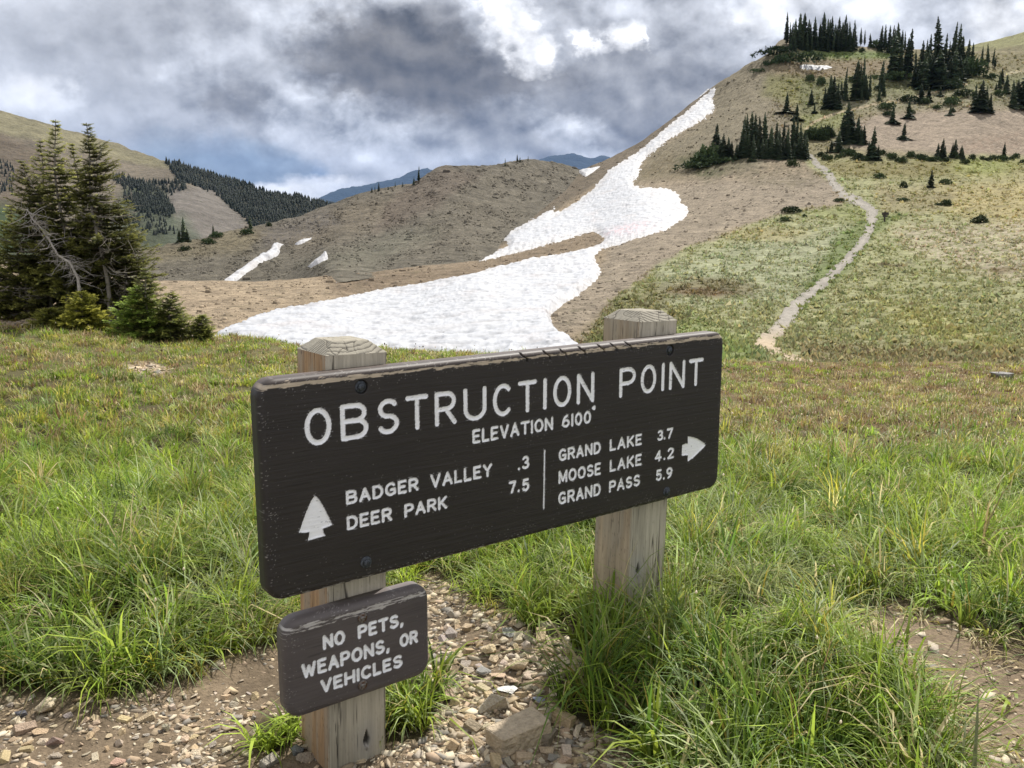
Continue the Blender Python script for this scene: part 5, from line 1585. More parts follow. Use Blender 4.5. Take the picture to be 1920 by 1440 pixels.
    oct_ = np.array([(1, 0, 0), (-1, 0, 0), (0, 1, 0), (0, -1, 0), (0, 0, 1.5), (0, 0, -1.5)], float)
    s = r.uniform(.0035, .0065, n) * (1 + .6 * smooth(4, 12, Yf))
    Vh = tip[:, None] + oct_[None] * s[:, None, None] * r.uniform(.8, 1.2, (n, 6, 1))
    Fh = np.array([(0, 2, 4), (2, 1, 4), (1, 3, 4), (3, 0, 4), (2, 0, 5), (1, 2, 5), (3, 1, 5), (0, 3, 5)])
    hc = np.where((r.random(n) < np.where(xf[k] > 1100, .7, .35))[:, None], np.array((.62, .56, .46)), np.array((.07, .045, .03))) * r.uniform(.8, 1.1, (n, 1))
    Fa = (np.arange(n)[:, None, None] * 6 + Fh[None]).reshape(-1, 3) + len(V)
    o = mesh_obj('seed_heads', np.concatenate([V, Vh.reshape(-1, 3)]), [q, np.concatenate([t3, Fa])], mat_grass, np.concatenate([C, np.repeat(hc, 6, 0)]))
    tag(o, "tiny pale flower heads and dark seed heads above the grass", 'flowers', kind='stuff')


grass()

# ------------------------------------------------------------------ conifers of the hillside
mat_needle = leaf_mat("conifer_needles", 0.12, 0.7, 0.15)
mat_bark = attr_mat("grey_bark", ((20.0, 0.3),), rough=0.95)
mat_fir = leaf_mat("fir_needles", 0.42, 0.5, 0.3)


def tube(path, rad, k=5):
    path = np.asarray(path, float); rad = np.asarray(rad, float); n = len(path)
    t = np.gradient(path, axis=0); t /= np.linalg.norm(t, axis=1)[:, None] + 1e-9
    up = np.where(np.abs(t[:, 2:3]) > 0.9, np.array([[1.0, 0, 0]]), np.array([[0, 0, 1.0]]))
    a = np.cross(t, up); a /= np.linalg.norm(a, axis=1)[:, None] + 1e-9
    b = np.cross(t, a)
    ang = np.arange(k) * 2 * np.pi / k
    V = path[:, None] + rad[:, None, None] * (np.cos(ang)[None, :, None] * a[:, None] + np.sin(ang)[None, :, None] * b[:, None])
    i = np.arange(n * k).reshape(n, k)
    f = np.stack([i[:-1], np.roll(i[:-1], -1, 1), np.roll(i[1:], -1, 1), i[1:]], -1).reshape(-1, 4)
    return V.reshape(-1, 3), f


class Acc:
    def __init__(s): s.V = []; s.F4 = []; s.F3 = []; s.C = []; s.n = 0

    def add(s, V, f4=None, f3=None, c=(.1, .1, .1)):
        V = np.asarray(V, float).reshape(-1, 3)
        if f4 is not None and len(f4): s.F4.append(np.asarray(f4) + s.n)
        if f3 is not None and len(f3): s.F3.append(np.asarray(f3) + s.n)
        c = np.asarray(c, float); s.C.append(np.broadcast_to(c, V.shape).copy() if c.ndim == 1 else c)
        s.V.append(V); s.n += len(V)

    def obj(s, name, mat, parent=None, smooth_=False):
        fs = []
        if s.F4: fs.append(np.concatenate(s.F4))
        if s.F3: fs.append(np.concatenate(s.F3))
        return mesh_obj(name, np.concatenate(s.V), fs, mat, np.concatenate(s.C), parent, smooth_)


def hill_conifer(seed, rb, skirt=0.0, bare=0.0, tone=(.042, .060, .031)):
    """unit height conifer: trunk and crown of many drooping ragged sprays"""
    r = np.random.default_rng(seed)
    root = empty('conifer', (0, 0, -1000))
    tr = Acc(); z = np.linspace(-0.04, 1.0, 6)
    pth = np.stack([0.006 * np.sin(z * 5 + seed), 0.006 * np.cos(z * 4 + seed), z], 1)
    v, f = tube(pth, 0.016 * (1 - z) + 0.003, 5); tr.add(v, f, c=(.11, .095, .08)); tr.obj('trunk', mat_bark, root)
    cr = Acc()
    nlev = 26
    for i in range(nlev):
        q = i / (nlev - 1)
        zz = 0.03 + bare + (0.985 - bare - 0.03) * q ** 0.92
        prof = rb * ((1 - q) ** 0.75 * 0.92 + 0.05) * (1 + skirt * max(0, 1 - q * 4.5) ** 1.2)
        if q < 0.08 and bare > 0: prof *= 0.6
        nb = int(7 + 6 * (1 - q))
        for k in range(nb):
            if r.random() < 0.14: continue
            a = 6.283 * (k + r.random()) / nb
            L = prof * r.uniform(.40, 1.35)
            d = np.array([math.cos(a), math.sin(a), 0]); sd = np.array([-d[1], d[0], 0])
            dr = r.uniform(.15, .5) * L + 0.012
            w = L * r.uniform(.26, .44) + 0.008
            p0 = np.array([0, 0, zz]); p1 = p0 + d * L * .55 - np.array([0, 0, dr * .35]); p2 = p0 + d * L - np.array([0, 0, dr * (0.9 - .5 * r.random())])
            th = np.array([0, 0, 0.016 + 0.012 * r.random()])
            V = [p0 + th * .4, p1 + sd * w, p2, p1 - sd * w, p1 - th * 1.4, p1 + sd * w * 1.2 + d * L * .25 - th, p1 - sd * w * 1.2 + d * L * .25 - th, p1 + th * .7]
            F3 = [(0, 1, 7), (1, 2, 7), (2, 3, 7), (3, 0, 7), (0, 4, 2), (1, 5, 7), (3, 7, 6)]
            c = np.array(tone) * r.uniform(.6, 1.5) * np.array([r.uniform(.85, 1.2), 1, r.uniform(.8, 1.2)])
            C = np.tile(c, (8, 1)); C[[1, 2, 3, 5, 6]] *= 1.25
            cr.add(V, None, F3, C)
    cr.obj('crown', mat_needle, root)
    return root


def hill_shrub(seed, wide, spikes, tone):
    """unit height mound of needle clumps with a few leader shoots"""
    r = np.random.default_rng(seed)
    root = empty('conifer', (0, 0, -1000)); cr = Acc()
    nl = 5; lob = [(r.uniform(-.7, .7) * wide, r.uniform(-.5, .5) * wide, r.uniform(.45, .75), r.uniform(.35, .6) * wide) for _ in range(nl)] + [(0, 0, .8, .6 * wide)]
    for (lx, ly, lh, lr) in lob:
        for _ in range(46):
            a = r.uniform(0, 6.283); e = r.uniform(0, 1) ** 1.25 * 1.45
            n = np.array([math.cos(a) * math.cos(e), math.sin(a) * math.cos(e), math.sin(e)])
            p = np.array([lx, ly, 0]) + n * np.array([lr, lr, lh]) * r.uniform(.75, 1.08)
            for _k in range(3):
                d = n * .7 + r.normal(0, .6, 3) + np.array([0, 0, .35]); d /= np.linalg.norm(d)
                sd = np.cross(d, r.normal(0, 1, 3)); sd /= np.linalg.norm(sd) + 1e-6
                L = r.uniform(.12, .26) * (.6 + .4 * wide)
                c = np.array(tone) * r.uniform(.55, 1.6)
                cr.add([p - sd * L * .32, p + sd * L * .32, p + d * L], None, [(0, 1, 2)], c)
    for _ in range(spikes):
        p = np.array([r.uniform(-.7, .7) * wide, r.uniform(-.4, .4) * wide, .45]); h = r.uniform(.3, .55)
        for q in range(10):
            a = r.uniform(0, 6.28); zz = q / 10 * h; L = .16 * (1 - q / 10) + .03
            d = np.array([math.cos(a), math.sin(a), .1])
            sd = np.array([-d[1], d[0], 0]) * L * .4
            o_ = p + np.array([0, 0, zz]); c = np.array(tone) * r.uniform(.6, 1.4)
            cr.add([o_ + sd * .4 + [0, 0, .05], o_ - sd * .4, o_ + d * L], None, [(0, 1, 2)], c)
            cr.add([o_ + sd * .4, o_ - sd * .4 + [0, 0, .05], o_ - d * L], None, [(0, 1, 2)], c)
    cr.obj('foliage', mat_needle, root)
    return root


PROTO = dict(
    spire=[hill_conifer(1, .125), hill_conifer(2, .105, bare=.05), hill_conifer(3, .15), hill_conifer(4, .115, bare=.1), hill_conifer(14, .165)],
    bushy=[hill_conifer(5, .21, skirt=.25), hill_conifer(6, .24, skirt=.5), hill_conifer(15, .19, skirt=.9)],
    skirted=[hill_conifer(7, .19, skirt=1.8), hill_conifer(8, .17, skirt=2.6)],
    bush=[hill_shrub(9, .75, 3, (.055, .078, .032)), hill_shrub(10, 1.0, 2, (.048, .072, .030)), hill_shrub(11, .6, 4, (.06, .08, .036))],
    mat=[hill_shrub(12, 1.6, 5, (.040, .062, .028)), hill_shrub(13, 1.9, 3, (.045, .066, .028))])
for k_ in PROTO:
    for t_ in PROTO[k_]: t_['_proto'] = 1
r_tr = np.random.default_rng(33)
used = set()


def tree(x, y, hp, kind, label, group=None, surf=None, fd=None, cat='tree', wid=1.0, name=None):
    fd = fd or FA; surf = surf or surfA
    P = surf(np.array([float(x)]), np.array([float(y)]))[0]
    H = hp * fd(x, y) / F
    i = int(r_tr.integers(0, len(PROTO[kind])))
    src = PROTO[kind][i]
    ww = wid * r_tr.uniform(.8, 1.3); o = dup(src, P, r_tr.uniform(0, 6.28), (H * ww, H * ww, H))
    if kind not in ('mat', 'bush'): o.rotation_euler = (r_tr.normal(0, .03), r_tr.normal(0, .03), o.rotation_euler[2])
    if name: o.name = name
    tag(o, label, cat, group)
    if '_proto' in o: del o['_proto']
    return o


def row(xs, ys, hs, kind, label, group, jit=3.2):
    for x, y, h in zip(xs, ys, hs):
        tree(x + r_tr.normal(0, jit * .5), y + r_tr.normal(0, jit * .6), h * r_tr.uniform(.72, 1.16), kind, label, group)


# the dense row on the hilltop
n = 30; xs = np.linspace(1474, 1604, n)
row(xs, np.interp(xs, [1470, 1500, 1610], [84, 92, 92]), np.interp(xs, [1470, 1490, 1510, 1560, 1604], [46, 56, 62, 52, 46]), 'spire', "dark conifer in the dense straight row on the hilltop skyline", "conifers in the hilltop row")
n = 16; xs = np.linspace(1484, 1600, n)
row(xs, 95 + 0 * xs, 34 + 0 * xs, 'spire', "dark conifer in the dense straight row on the hilltop skyline", "conifers in the hilltop row")
for x, y, h, k in [(1614, 84, 30, 'spire'), (1621, 84, 26, 'spire'), (1632, 88, 24, 'bushy'), (1642, 90, 16, 'bush')]:
    tree(x, y, h, k, "small conifer in the gap between the hilltop row and the next tall group", "small skyline conifers")
G2 = "tall dark conifer in the skyline group right of the hilltop row"
row([1651, 1659, 1666, 1673, 1682, 1690, 1696], [97, 97, 97, 98, 98, 98, 99], [50, 52, 42, 46, 48, 42, 38], 'spire', G2, "skyline group right of the row")
row([1671, 1678, 1686, 1693, 1699, 1704], [146, 148, 148, 148, 148, 147], [80, 76, 84, 70, 78, 55], 'spire', "tall dark conifer in the close cluster standing before the skyline group", "cluster before the skyline group")
G3 = "tall spired conifer in the largest grove at the upper right"
row([1718, 1727, 1735, 1742, 1752, 1761, 1768, 1775, 1782, 1789, 1795, 1801, 1807, 1813, 1820], [130, 128, 130, 128, 130, 128, 130, 130, 128, 130, 128, 130, 132, 132, 134], [46, 66, 48, 70, 50, 86, 58, 50, 72, 52, 82, 70, 50, 66, 46], 'spire', G3, "largest grove at the upper right")
row([1714, 1722, 1730, 1739, 1748, 1756, 1764, 1772, 1780, 1788, 1798, 1808], [163, 165, 166, 166, 166, 166, 165, 164, 162, 158, 150, 148], [52, 60, 58, 66, 60, 56, 62, 58, 60, 54, 50, 46], 'bushy', "broad dark conifer in the front rank of the largest grove at the upper right", "front rank of the largest grove")
row([1788, 1775, 1795, 1815, 1822], [166, 167, 150, 140, 142], [18, 16, 24, 30, 26], 'bush', "low bushy conifer at the foot of the largest grove", "bushes at the foot of the largest grove")
row([1842, 1855, 1861, 1866, 1849], [122, 126, 127, 128, 128], [40, 46, 34, 28, 22], 'spire', "dark conifer in the small stand right of the largest grove", "small stand right of the largest grove")
# middle groups on the upper slope
row([1548, 1558, 1562, 1568, 1573], [202, 200, 202, 204, 203], [50, 66, 62, 42, 30], 'bushy', "dark conifer in the left clump of the middle slope", "left clump of the middle slope")
row([1577, 1582, 1586], [186, 186, 187], [38, 52, 44], 'spire', "slim conifer of the narrow pair at the middle slope", "narrow pair at the middle slope")
row([1599, 1605, 1611, 1617, 1623, 1629, 1603, 1614, 1625], [184, 185, 185, 186, 185, 184, 187, 188, 188], [52, 64, 58, 66, 58, 50, 34, 36, 30], 'spire', "dark conifer in the central clump of the middle slope", "central clump of the middle slope")
row([1645, 1650, 1655], [180, 178, 180], [42, 52, 40], 'spire', "slim conifer just right of the central clump of the middle slope", "slim trees right of the central clump")
for x, y, h, k, lab in [(1474, 214, 38, 'skirted', "lone dark conifer with a wide skirt left of the middle slope clumps"), (1493, 226, 30, 'skirted', "second skirted conifer a little below the lone dark one"), (1521, 196, 27, 'bushy', "small conifer between the lone skirted tree and the left clump"), (1527, 212, 20, 'skirted', "small skirted conifer below the left clump"),
                        (1703, 222, 34, 'skirted', "skirted conifer with a bright green mat at the upper edge of the pink gravel"), (1673, 231, 36, 'skirted', "thin leaning conifer with a low skirt at the upper edge of the pink gravel"), (1693, 261, 30, 'skirted', "lone skirted conifer standing within the pink gravel"),
                        (1745, 352, 32, 'bushy', "double crowned young conifer alone in the right meadow"), (1635, 300, 60, 'bushy', "pointed conifer standing alone right of the trail bend"), (1882, 296, 28, 'bushy', "small conifer at the far right edge of the pink gravel"),
                        (1648, 190, 24, 'bushy', "small conifer below the slim trees of the middle slope"), (1727, 192, 34, 'skirted', "small conifer below the front rank of the largest grove"), (1741, 190, 26, 'bushy', "smaller conifer beside the one below the largest grove"), (1763, 180, 20, 'skirted', "tiny round conifer on the upper slope right of the pair below the grove"),
                        (1781, 216, 18, 'skirted', "tiny skirted conifer above the right half of the pink gravel"), (1659, 205, 15, 'bush', "tiny conifer beside the faint upper trail")]:
    tree(x, y, h, k, lab)
row([1828, 1836, 1846, 1854], [208, 210, 210, 208], [58, 66, 58, 40], 'bushy', "conifer in the broad dark clump above the right end of the pink gravel", "broad clump above the pink gravel")
row([1902, 1910, 1918, 1926], [200, 201, 202, 203], [48, 58, 62, 60], 'bushy', "conifer in the dark clump cut by the right edge of the picture", "clump at the right edge")
row([1872, 1885, 1878, 1866], [160, 176, 158, 165], [30, 34, 24, 18], 'bushy', "loose small conifer on the upper right slope", "loose conifers on the upper right slope")
# lower grove left of the trail
n = 24; xs = np.linspace(1390, 1508, n)
row(xs, 290 + 3 * np.sin(xs), np.interp(xs, [1390, 1420, 1450, 1480, 1508], [66, 66, 62, 64, 52]), 'spire', "dark conifer in the dense grove left of the trail head", "dense grove left of the trail")
n = 16; xs = np.linspace(1388, 1512, n)
row(xs, 296 + 0 * xs, 40 + 0 * xs, 'bushy', "dark conifer in the dense grove left of the trail head", "dense grove left of the trail")
row([1344, 1349, 1356, 1363, 1371, 1378], [300, 302, 302, 301, 300, 299], [62, 44, 46, 36, 32, 28], 'bushy', "conifer in the looser clump left of the dense grove", "looser clump left of the grove")
row([1460, 1466, 1452], [297, 296, 297], [36, 24, 20], 'bushy', "paler bushy conifer in front of the dense grove", "paler bushes in front of the grove")
row([1318, 1328, 1336, 1310, 1300], [310, 306, 304, 314, 316], [24, 30, 34, 14, 12], 'bush', "low bushy conifer at the left end of the grove", "bushes at the left end of the grove")
# clump right of the trail
row([1578, 1585, 1590, 1597, 1603, 1610, 1617, 1622], [267, 268, 268, 269, 269, 270, 270, 270], [58, 70, 50, 52, 48, 54, 44, 34], 'bushy', "dark conifer in the tapering clump right of the trail's top", "tapering clump right of the trail")
row([1516, 1525, 1533, 1540, 1548, 1555, 1521, 1544], [262, 261, 260, 260, 259, 258, 264, 262], [20, 24, 22, 20, 24, 18, 14, 14], 'bush', "pale small bushy conifer beside the top of the trail", "pale bushes beside the trail's top")
row([1561, 1570, 1577, 1592, 1628, 1646, 1553, 1600], [284, 285, 284, 282, 299, 298, 286, 284], [24, 32, 26, 14, 30, 28, 12, 10], 'bushy', "small conifer along the flat below the tapering clump", "small conifers below the tapering clump")
row([1758, 1766, 1774, 1783, 1790, 1799, 1807], [293, 294, 295, 296, 296, 296, 296], [30, 32, 28, 30, 28, 20, 20], 'bushy', "small conifer in the short hedge like row under the pink gravel", "hedge like row under the pink gravel")
row(np.linspace(1540, 1740, 22), 296 + 4 * np.sin(np.linspace(0, 20, 22)), 9 + 4 * np.abs(np.sin(np.linspace(0, 31, 22))), 'bush', "low green shrub on the line where meadow meets gravel", "low shrubs at the meadow's upper line", 6)
row(np.linspace(1745, 1918, 14), 300 + 3 * np.sin(np.linspace(0, 20, 14)), 7 + 4 * np.abs(np.sin(np.linspace(0, 31, 14))), 'bush', "low green shrub on the line where meadow meets gravel", "low shrubs at the meadow's upper line", 6)
row([1520, 1540, 1600, 1615, 1690, 1712, 1740, 1758, 1775, 1792, 1845, 1870, 1810, 1640, 1665], [152, 160, 158, 100, 190, 205, 200, 205, 196, 203, 150, 185, 182, 168, 215], [12, 14, 12, 12, 14, 10, 14, 10, 16, 12, 14, 12, 16, 14, 10], 'bush', "tiny shrub dotted over the upper slope", "tiny shrubs over the upper slope", 8)
for x, y, h, w, lab in [(1487, 312, 15, 1.0, "small dark shrub alone on gravel left of the trail"), (1484, 398, 13, 1.1, "small pointed shrub at the meadow edge left of the trail"), (1470, 414, 9, 2.2, "low wide mound of shrub left of the trail below the pointed one"), (1508, 408, 7, 1.2, "tiny round shrub nearest the trail on its left"), (1573, 378, 7, 1.8, "flat dark shrub just left of the trail's bend"),
                        (1649, 334, 11, 1.2, "dark low shrub in the meadow right of the trail"), (1694, 352, 14, 0.9, "pale small shrub between two darker ones in the right meadow"), (1776, 386, 13, 1.3, "small round shrub in the yellow part of the right meadow"), (1838, 418, 17, 1.5, "widest dark shrub alone in the right meadow"), (1693, 377, 7, 1.3, "flat tiny shrub right of the trail sign"),
                        (1772, 346, 12, 1.0, "thin shrub right of the double crowned young conifer"), (1758, 385, 6, 1.4, "tiny flat shrub left of the round one in the yellow meadow"), (1516, 666, 14, .8, "little green sprig by the near end of the trail"), (1410, 303, 6, 2.0, "flat dark mat of shrub on gravel below the dense grove")]:
    tree(x, y, h, 'bushy' if 'sprig' in lab else 'bush', lab, cat='shrub', wid=w, name='shrub')
for x, y, h, w, lab in [(1456, 103, 17, 1.15, "upper mat of dark krummholz on the ridge shoulder"), (1440, 123, 10, .75, "middle mat of dark krummholz on the ridge shoulder"), (1420, 137, 8, .7, "lowest mat of dark krummholz on the ridge edge"), (1462, 119, 15, 1.0, "left half of the krummholz bank below the upper mat"), (1491, 117, 20, 1.0, "right half of the krummholz bank nearest the hilltop row"),
                        (1300, 318, 12, 1.6, "broad low mat of krummholz on the slope left of the dense grove"), (1352, 306, 11, 1.5, "krummholz mat at the foot of the looser clump"), (1790, 167, 15, 1.1, "dark mat at the lower right edge of the largest grove"), (1670, 150, 14, 1.2, "dark mat joining the close cluster and the largest grove")]:
    tree(x, y, h, 'mat', lab, cat='shrub', wid=w, name='shrub')
# trees on and below the rocky knoll
SB = dict(surf=surfB, fd=FB)
for x, y, h, k, lab in [(785, 343, 30, 'spire', "tallest slim conifer on the knoll's left skyline"), (776, 346, 15, 'bushy', "short conifer leaning against the tallest one on the knoll"), (710, 359, 16, 'spire', "thin conifer low on the knoll's skyline"), (697, 362, 11, 'bushy', "small bushy conifer lowest on the knoll's skyline"), (703, 360, 12, 'spire', "thin stub of conifer between two others low on the knoll"),
                        (728, 356, 7, 'bushy', "tiny conifer midway along the knoll's left skyline"), (741, 352, 11, 'spire', "small thin conifer midway along the knoll's left skyline"), (755, 350, 8, 'bushy', "tiny conifer left of the tallest one on the knoll"), (947, 312, 14, 'spire', "leftmost thin conifer on the knoll's rounded top"), (970, 305, 14, 'spire', "darkest conifer on the knoll's rounded top"),
                        (975, 304, 9, 'bushy', "small pale conifer touching the darkest one on the knoll's top"), (990, 301, 9, 'spire', "rightmost tiny conifer on the knoll's top"), (345, 456, 48, 'spire', "dark conifer at the left foot of the knoll"), (337, 457, 24, 'bushy', "bush left of the dark conifer at the knoll's foot"), (352, 456, 26, 'bushy', "bush right of the dark conifer at the knoll's foot"),
                        (400, 443, 22, 'bushy', "pointed bush on the knoll's lower crest"), (406, 445, 13, 'bush', "round bush beside the pointed one on the knoll's lower crest"), (470, 430, 22, 'bushy', "bushy conifer on the knoll's crest below the forest"), (391, 459, 12, 'bush', "dark low bush on the slope below the knoll's lower crest"), (463, 441, 11, 'bush', "low bush under the bushy conifer on the knoll's crest"), (345, 470, 11, 'bush', "low dark bush below the conifer at the knoll's foot"), (505, 425, 8, 'bush', "tiny bush where the knoll's crest meets the forest")]:
    tree(x, y, h, k, lab, None, **SB)
for k_ in PROTO:
    for t_ in PROTO[k_]:
        for c_ in list(t_.children): bpy.data.objects.remove(c_)
        bpy.data.objects.remove(t_)


# the far forest spur: one mass of small conifers
def far_forest():
    r = np.random.default_rng(4)
    polys = [([(308, 302), (400, 327), (520, 363), (645, 386), (600, 408), (560, 418), (500, 428), (470, 416), (440, 398), (425, 378), (400, 360), (372, 352), (330, 334)], 3600), ([(232, 356), (262, 342), (300, 345), (345, 338), (352, 352), (322, 360), (300, 352), (330, 400), (318, 412), (260, 398), (232, 380)], 900),
             ([(-40, 296), (10, 300), (26, 318), (26, 364), (-40, 360)], 120), ([(212, 326), (240, 334), (268, 352), (240, 352), (214, 346)], 110), ([(220, 405), (290, 408), (345, 440), (300, 440), (230, 430)], 150), ([(375, 348), (420, 352), (420, 362), (380, 360)], 50)]
    A = Acc(); nn = 0
    for poly, cnt in polys:
        p = np.array(poly, float); k = 0
        x = r.uniform(p[:, 0].min(), p[:, 0].max(), cnt * 6); y = r.uniform(p[:, 1].min(), p[:, 1].max(), cnt * 6)
        sd = sdpoly(x + 6 * fbm(x / 20, y / 14, 3), y + 4 * fbm(x / 20 + 9, y / 14, 3), poly)
        m = (sd > 0) & (fbm(x / 26 + 4, y / 12, 3, .6) > -0.30)
        x, y = x[m][:cnt], y[m][:cnt]
        y = np.maximum(y, TC(x) + 1.0)
        P = surfC(x, y); D = FC(x, y)
        for q in range(len(x)):
            H = r.uniform(5, 12) * D[q] / F; Rb = H * r.uniform(.20, .30)
            for l in range(3):
                z0 = H * (0.02 + 0.27 * l); z1 = H * (0.50 + 0.25 * l); rr = Rb * (1 - 0.27 * l)
                a = np.arange(6) * 1.047 + r.random()
                ring = np.stack([rr * np.cos(a) * r.uniform(.7, 1.2, 6), rr * np.sin(a) * r.uniform(.7, 1.2, 6), z0 + H * .05 * r.normal(size=6)], 1)
                V = np.concatenate([ring, [[0, 0, z1]]]) + P[q]
                F3 = [(i, (i + 1) % 6, 6) for i in range(6)]
                A.add(V, None, F3, np.array((.010, .015, .009)) * r.uniform(.6, 1.35))
    o = A.obj('forest', mat_needle)
    tag(o, "dark conifer forest covering the far spur", 'forest', kind='stuff')


far_forest()


# little sign beside the trail
def small_sign():
    P = surfA(np.array([1659.0]), np.array([416.0]))[0]; k = float(FA(1659, 416)) / F
    root = empty('trail_marker', P)
    tag(root, "small dark wooden sign on a single post beside the distant trail", 'sign')
    m = mat_board

    def boxm(name, cx, cz, w, h, d, cy=0.0):
        bm = bmesh.new(); bmesh.ops.create_cube(bm, size=1.0)
        for v in bm.verts: v.co = (v.co.x * w + cx, v.co.y * d + cy, v.co.z * h + cz)
        bmesh.ops.bevel(bm, geom=list(bm.edges), offset=min(w, h, d) * .15, segments=2, affect='EDGES')
        me = bpy.data.meshes.new(name); bm.to_mesh(me); bm.free()
        a = me.color_attributes.new('Col', 'FLOAT_COLOR', 'POINT'); a.data.foreach_set('color', np.tile((.035, .028, .024, 1.0), len(me.vertices)).astype(np.float32).ravel())
        me.materials.append(m); o = bpy.data.objects.new(name, me); COL.objects.link(o); o.parent = root; return o
    boxm('post', 0, 9 * k, 2.4 * k, 19 * k, 2.2 * k, 1.9 * k)
    boxm('board', 0, 14.2 * k, 12.5 * k, 5.0 * k, 1.2 * k)
    boxm('board', 0, 9.8 * k, 9.0 * k, 3.0 * k, 1.2 * k)


small_sign()


# ------------------------------------------------------------------ foreground firs
def fir(base, top, rb_, name, label, seed, z0=0.1, tone=(.060, .082, .022), tip=(.15, .17, .04), trunk=0.028, nlev=30, group=None, dead=0.0, twig=0.055, bend=0.0, dens=1.0, side=None, power=0.85):
    r = np.random.default_rng(seed)
    base = np.asarray(base, float); top = np.asarray(top, float)
    H = np.linalg.norm(top - base)
    root = empty(name, base); tag(root, label, 'tree', group)
    d = top - base
    s = np.linspace(0, 1, 14)
    wob = np.stack([0.02 * H * np.sin(s * 6 + seed) + bend * H * np.sin(s * math.pi), 0.02 * H * np.cos(s * 5 + seed), 0 * s], 1) * (s * (1 - s) * 4)[:, None]
    pth = d[None] * s[:, None] + wob
    pth[0, 2] -= 0.08
    T = Acc(); v, f = tube(pth, trunk * (1 - s) + 0.005, 7); T.add(v, f, c=(.27, .24, .205)); T.obj('trunk', mat_bark, root, True)
    cr = Acc(); dd = Acc()

    def at(q): return np.array([np.interp(q, s, pth[:, i]) for i in range(3)])

    tw = []     # twig bases, directions, lengths, colours
    for i in range(nlev):
        q = z0 + (0.985 - z0) * (i / (nlev - 1)) ** 0.95
        qq = (q - z0) / (1 - z0)
        R = rb_ * ((1 - qq) ** power * .95 + .04) * (1 - .45 * float(smooth(.80, .95, qq)))
        nb = int((5 + 4 * (1 - q)) * dens + r.random())
        for k in range(nb):
            a = r.uniform(0, 6.283)
            L = R * r.uniform(.55, 1.2)
            if side is not None: L *= 1 + 0.45 * math.cos(a - side)
            h = np.array([math.cos(a), math.sin(a), 0])
            isd = r.random() < dead * (1 - qq)
            n = 7; t = np.linspace(0, 1, n)
            droop = r.uniform(.08, .42) * (1 - .6 * q); up = r.uniform(.0, .30) + 0.45 * q ** 3
            bp = at(q) + h[None] * (L * t)[:, None]
            bp[:, 2] += L * (-droop * 2 * t * (1 - .55 * t) + up * t ** 2)
            bp[:, :2] += r.normal(0, .025, (n, 2)) * L * t[:, None]
            v, f = tube(bp, 0.0065 * (1 - t) * (L / .4 + .4) + .0014, 4)
            (dd if isd else T2).add(v, f, c=(.30, .27, .235) if isd else (.11, .09, .065))
            if isd:
                for _ in range(7):
                    j = r.uniform(.25, 1); p = np.array([np.interp(j, t, bp[:, c]) for c in range(3)])
                    e = p + (h * r.uniform(.1, .5) + r.normal(0, .45, 3)) * L * .33
                    v, f = tube(np.stack([p, (p + e) / 2 + r.normal(0, .01, 3), e]), np.array([.0035, .0025, .001]), 3); dd.add(v, f, c=(.34, .30, .26))
                continue
            m = max(3, int(L / (0.017)))
            for j in range(m):
                u = 0.16 + 0.84 * (j + r.random()) / m
                p = np.array([np.interp(u, t, bp[:, c]) for c in range(3)])
                sg = 1 if j % 2 else -1
                sdv = np.array([-h[1], h[0], 0]) * sg
                dirv = h * r.uniform(.45, .9) + sdv * r.uniform(.4, 1.0) * (1 - .75 * max(0, u - .8) / .2) + np.array([0, 0, r.normal(.10, .22)])
                tl = twig * r.uniform(.7, 1.5) * (1.25 - .5 * u) * (0.6 + 0.6 * min(1, L / .35))
                young = 0.25 + 0.75 * u ** 2
                tw.append((p, dirv / np.linalg.norm(dirv), tl, young))
            tw.append((bp[-1] - h * .01, h + np.array([0, 0, .2]), twig, 1.0))
    P = np.array([q[0] for q in tw]); D = np.array([q[1] for q in tw]); L = np.array([q[2] for q in tw]); Yg = np.array([q[3] for q in tw])
    n = len(P)
    D /= np.linalg.norm(D, axis=1)[:, None]
    upv = np.array([[0, 0, 1.0]]); A = np.cross(D, upv); A /= np.linalg.norm(A, axis=1)[:, None] + 1e-6; B = np.cross(A, D)
    # every twig: needles fanned on both sides, as short slivers
    nn = 9; uu = np.linspace(0.05, 1.0, nn)
    V = np.empty((n, nn, 2, 3, 3)); C = np.empty((n, nn, 2, 3, 3))
    tone = np.array(tone); tip = np.array(tip)
    for i, u in enumerate(uu):
        c0 = P + D * (L * u)[:, None]
        for j, sg in enumerate((-1, 1)):
            ph = r.uniform(-.55, .95, n)
            ln = L * r.uniform(.30, .46, n) * (1.05 - .45 * u)
            nd = A * (sg * np.cos(ph))[:, None] + B * np.sin(ph)[:, None] + D * 0.75
            wv = D * (L * 0.085)[:, None]
            V[:, i, j, 0] = c0 - wv; V[:, i, j, 1] = c0 + wv; V[:, i, j, 2] = c0 + nd * ln[:, None]
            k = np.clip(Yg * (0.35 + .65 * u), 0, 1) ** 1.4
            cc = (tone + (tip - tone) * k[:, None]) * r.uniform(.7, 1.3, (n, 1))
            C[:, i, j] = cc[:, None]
    f3 = np.arange(n * nn * 2 * 3).reshape(-1, 3)
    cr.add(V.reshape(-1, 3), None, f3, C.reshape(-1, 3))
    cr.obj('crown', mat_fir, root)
    if dd.n:
        o = dd.obj('dead_branches', mat_bark, root)
    return root


T2 = Acc()


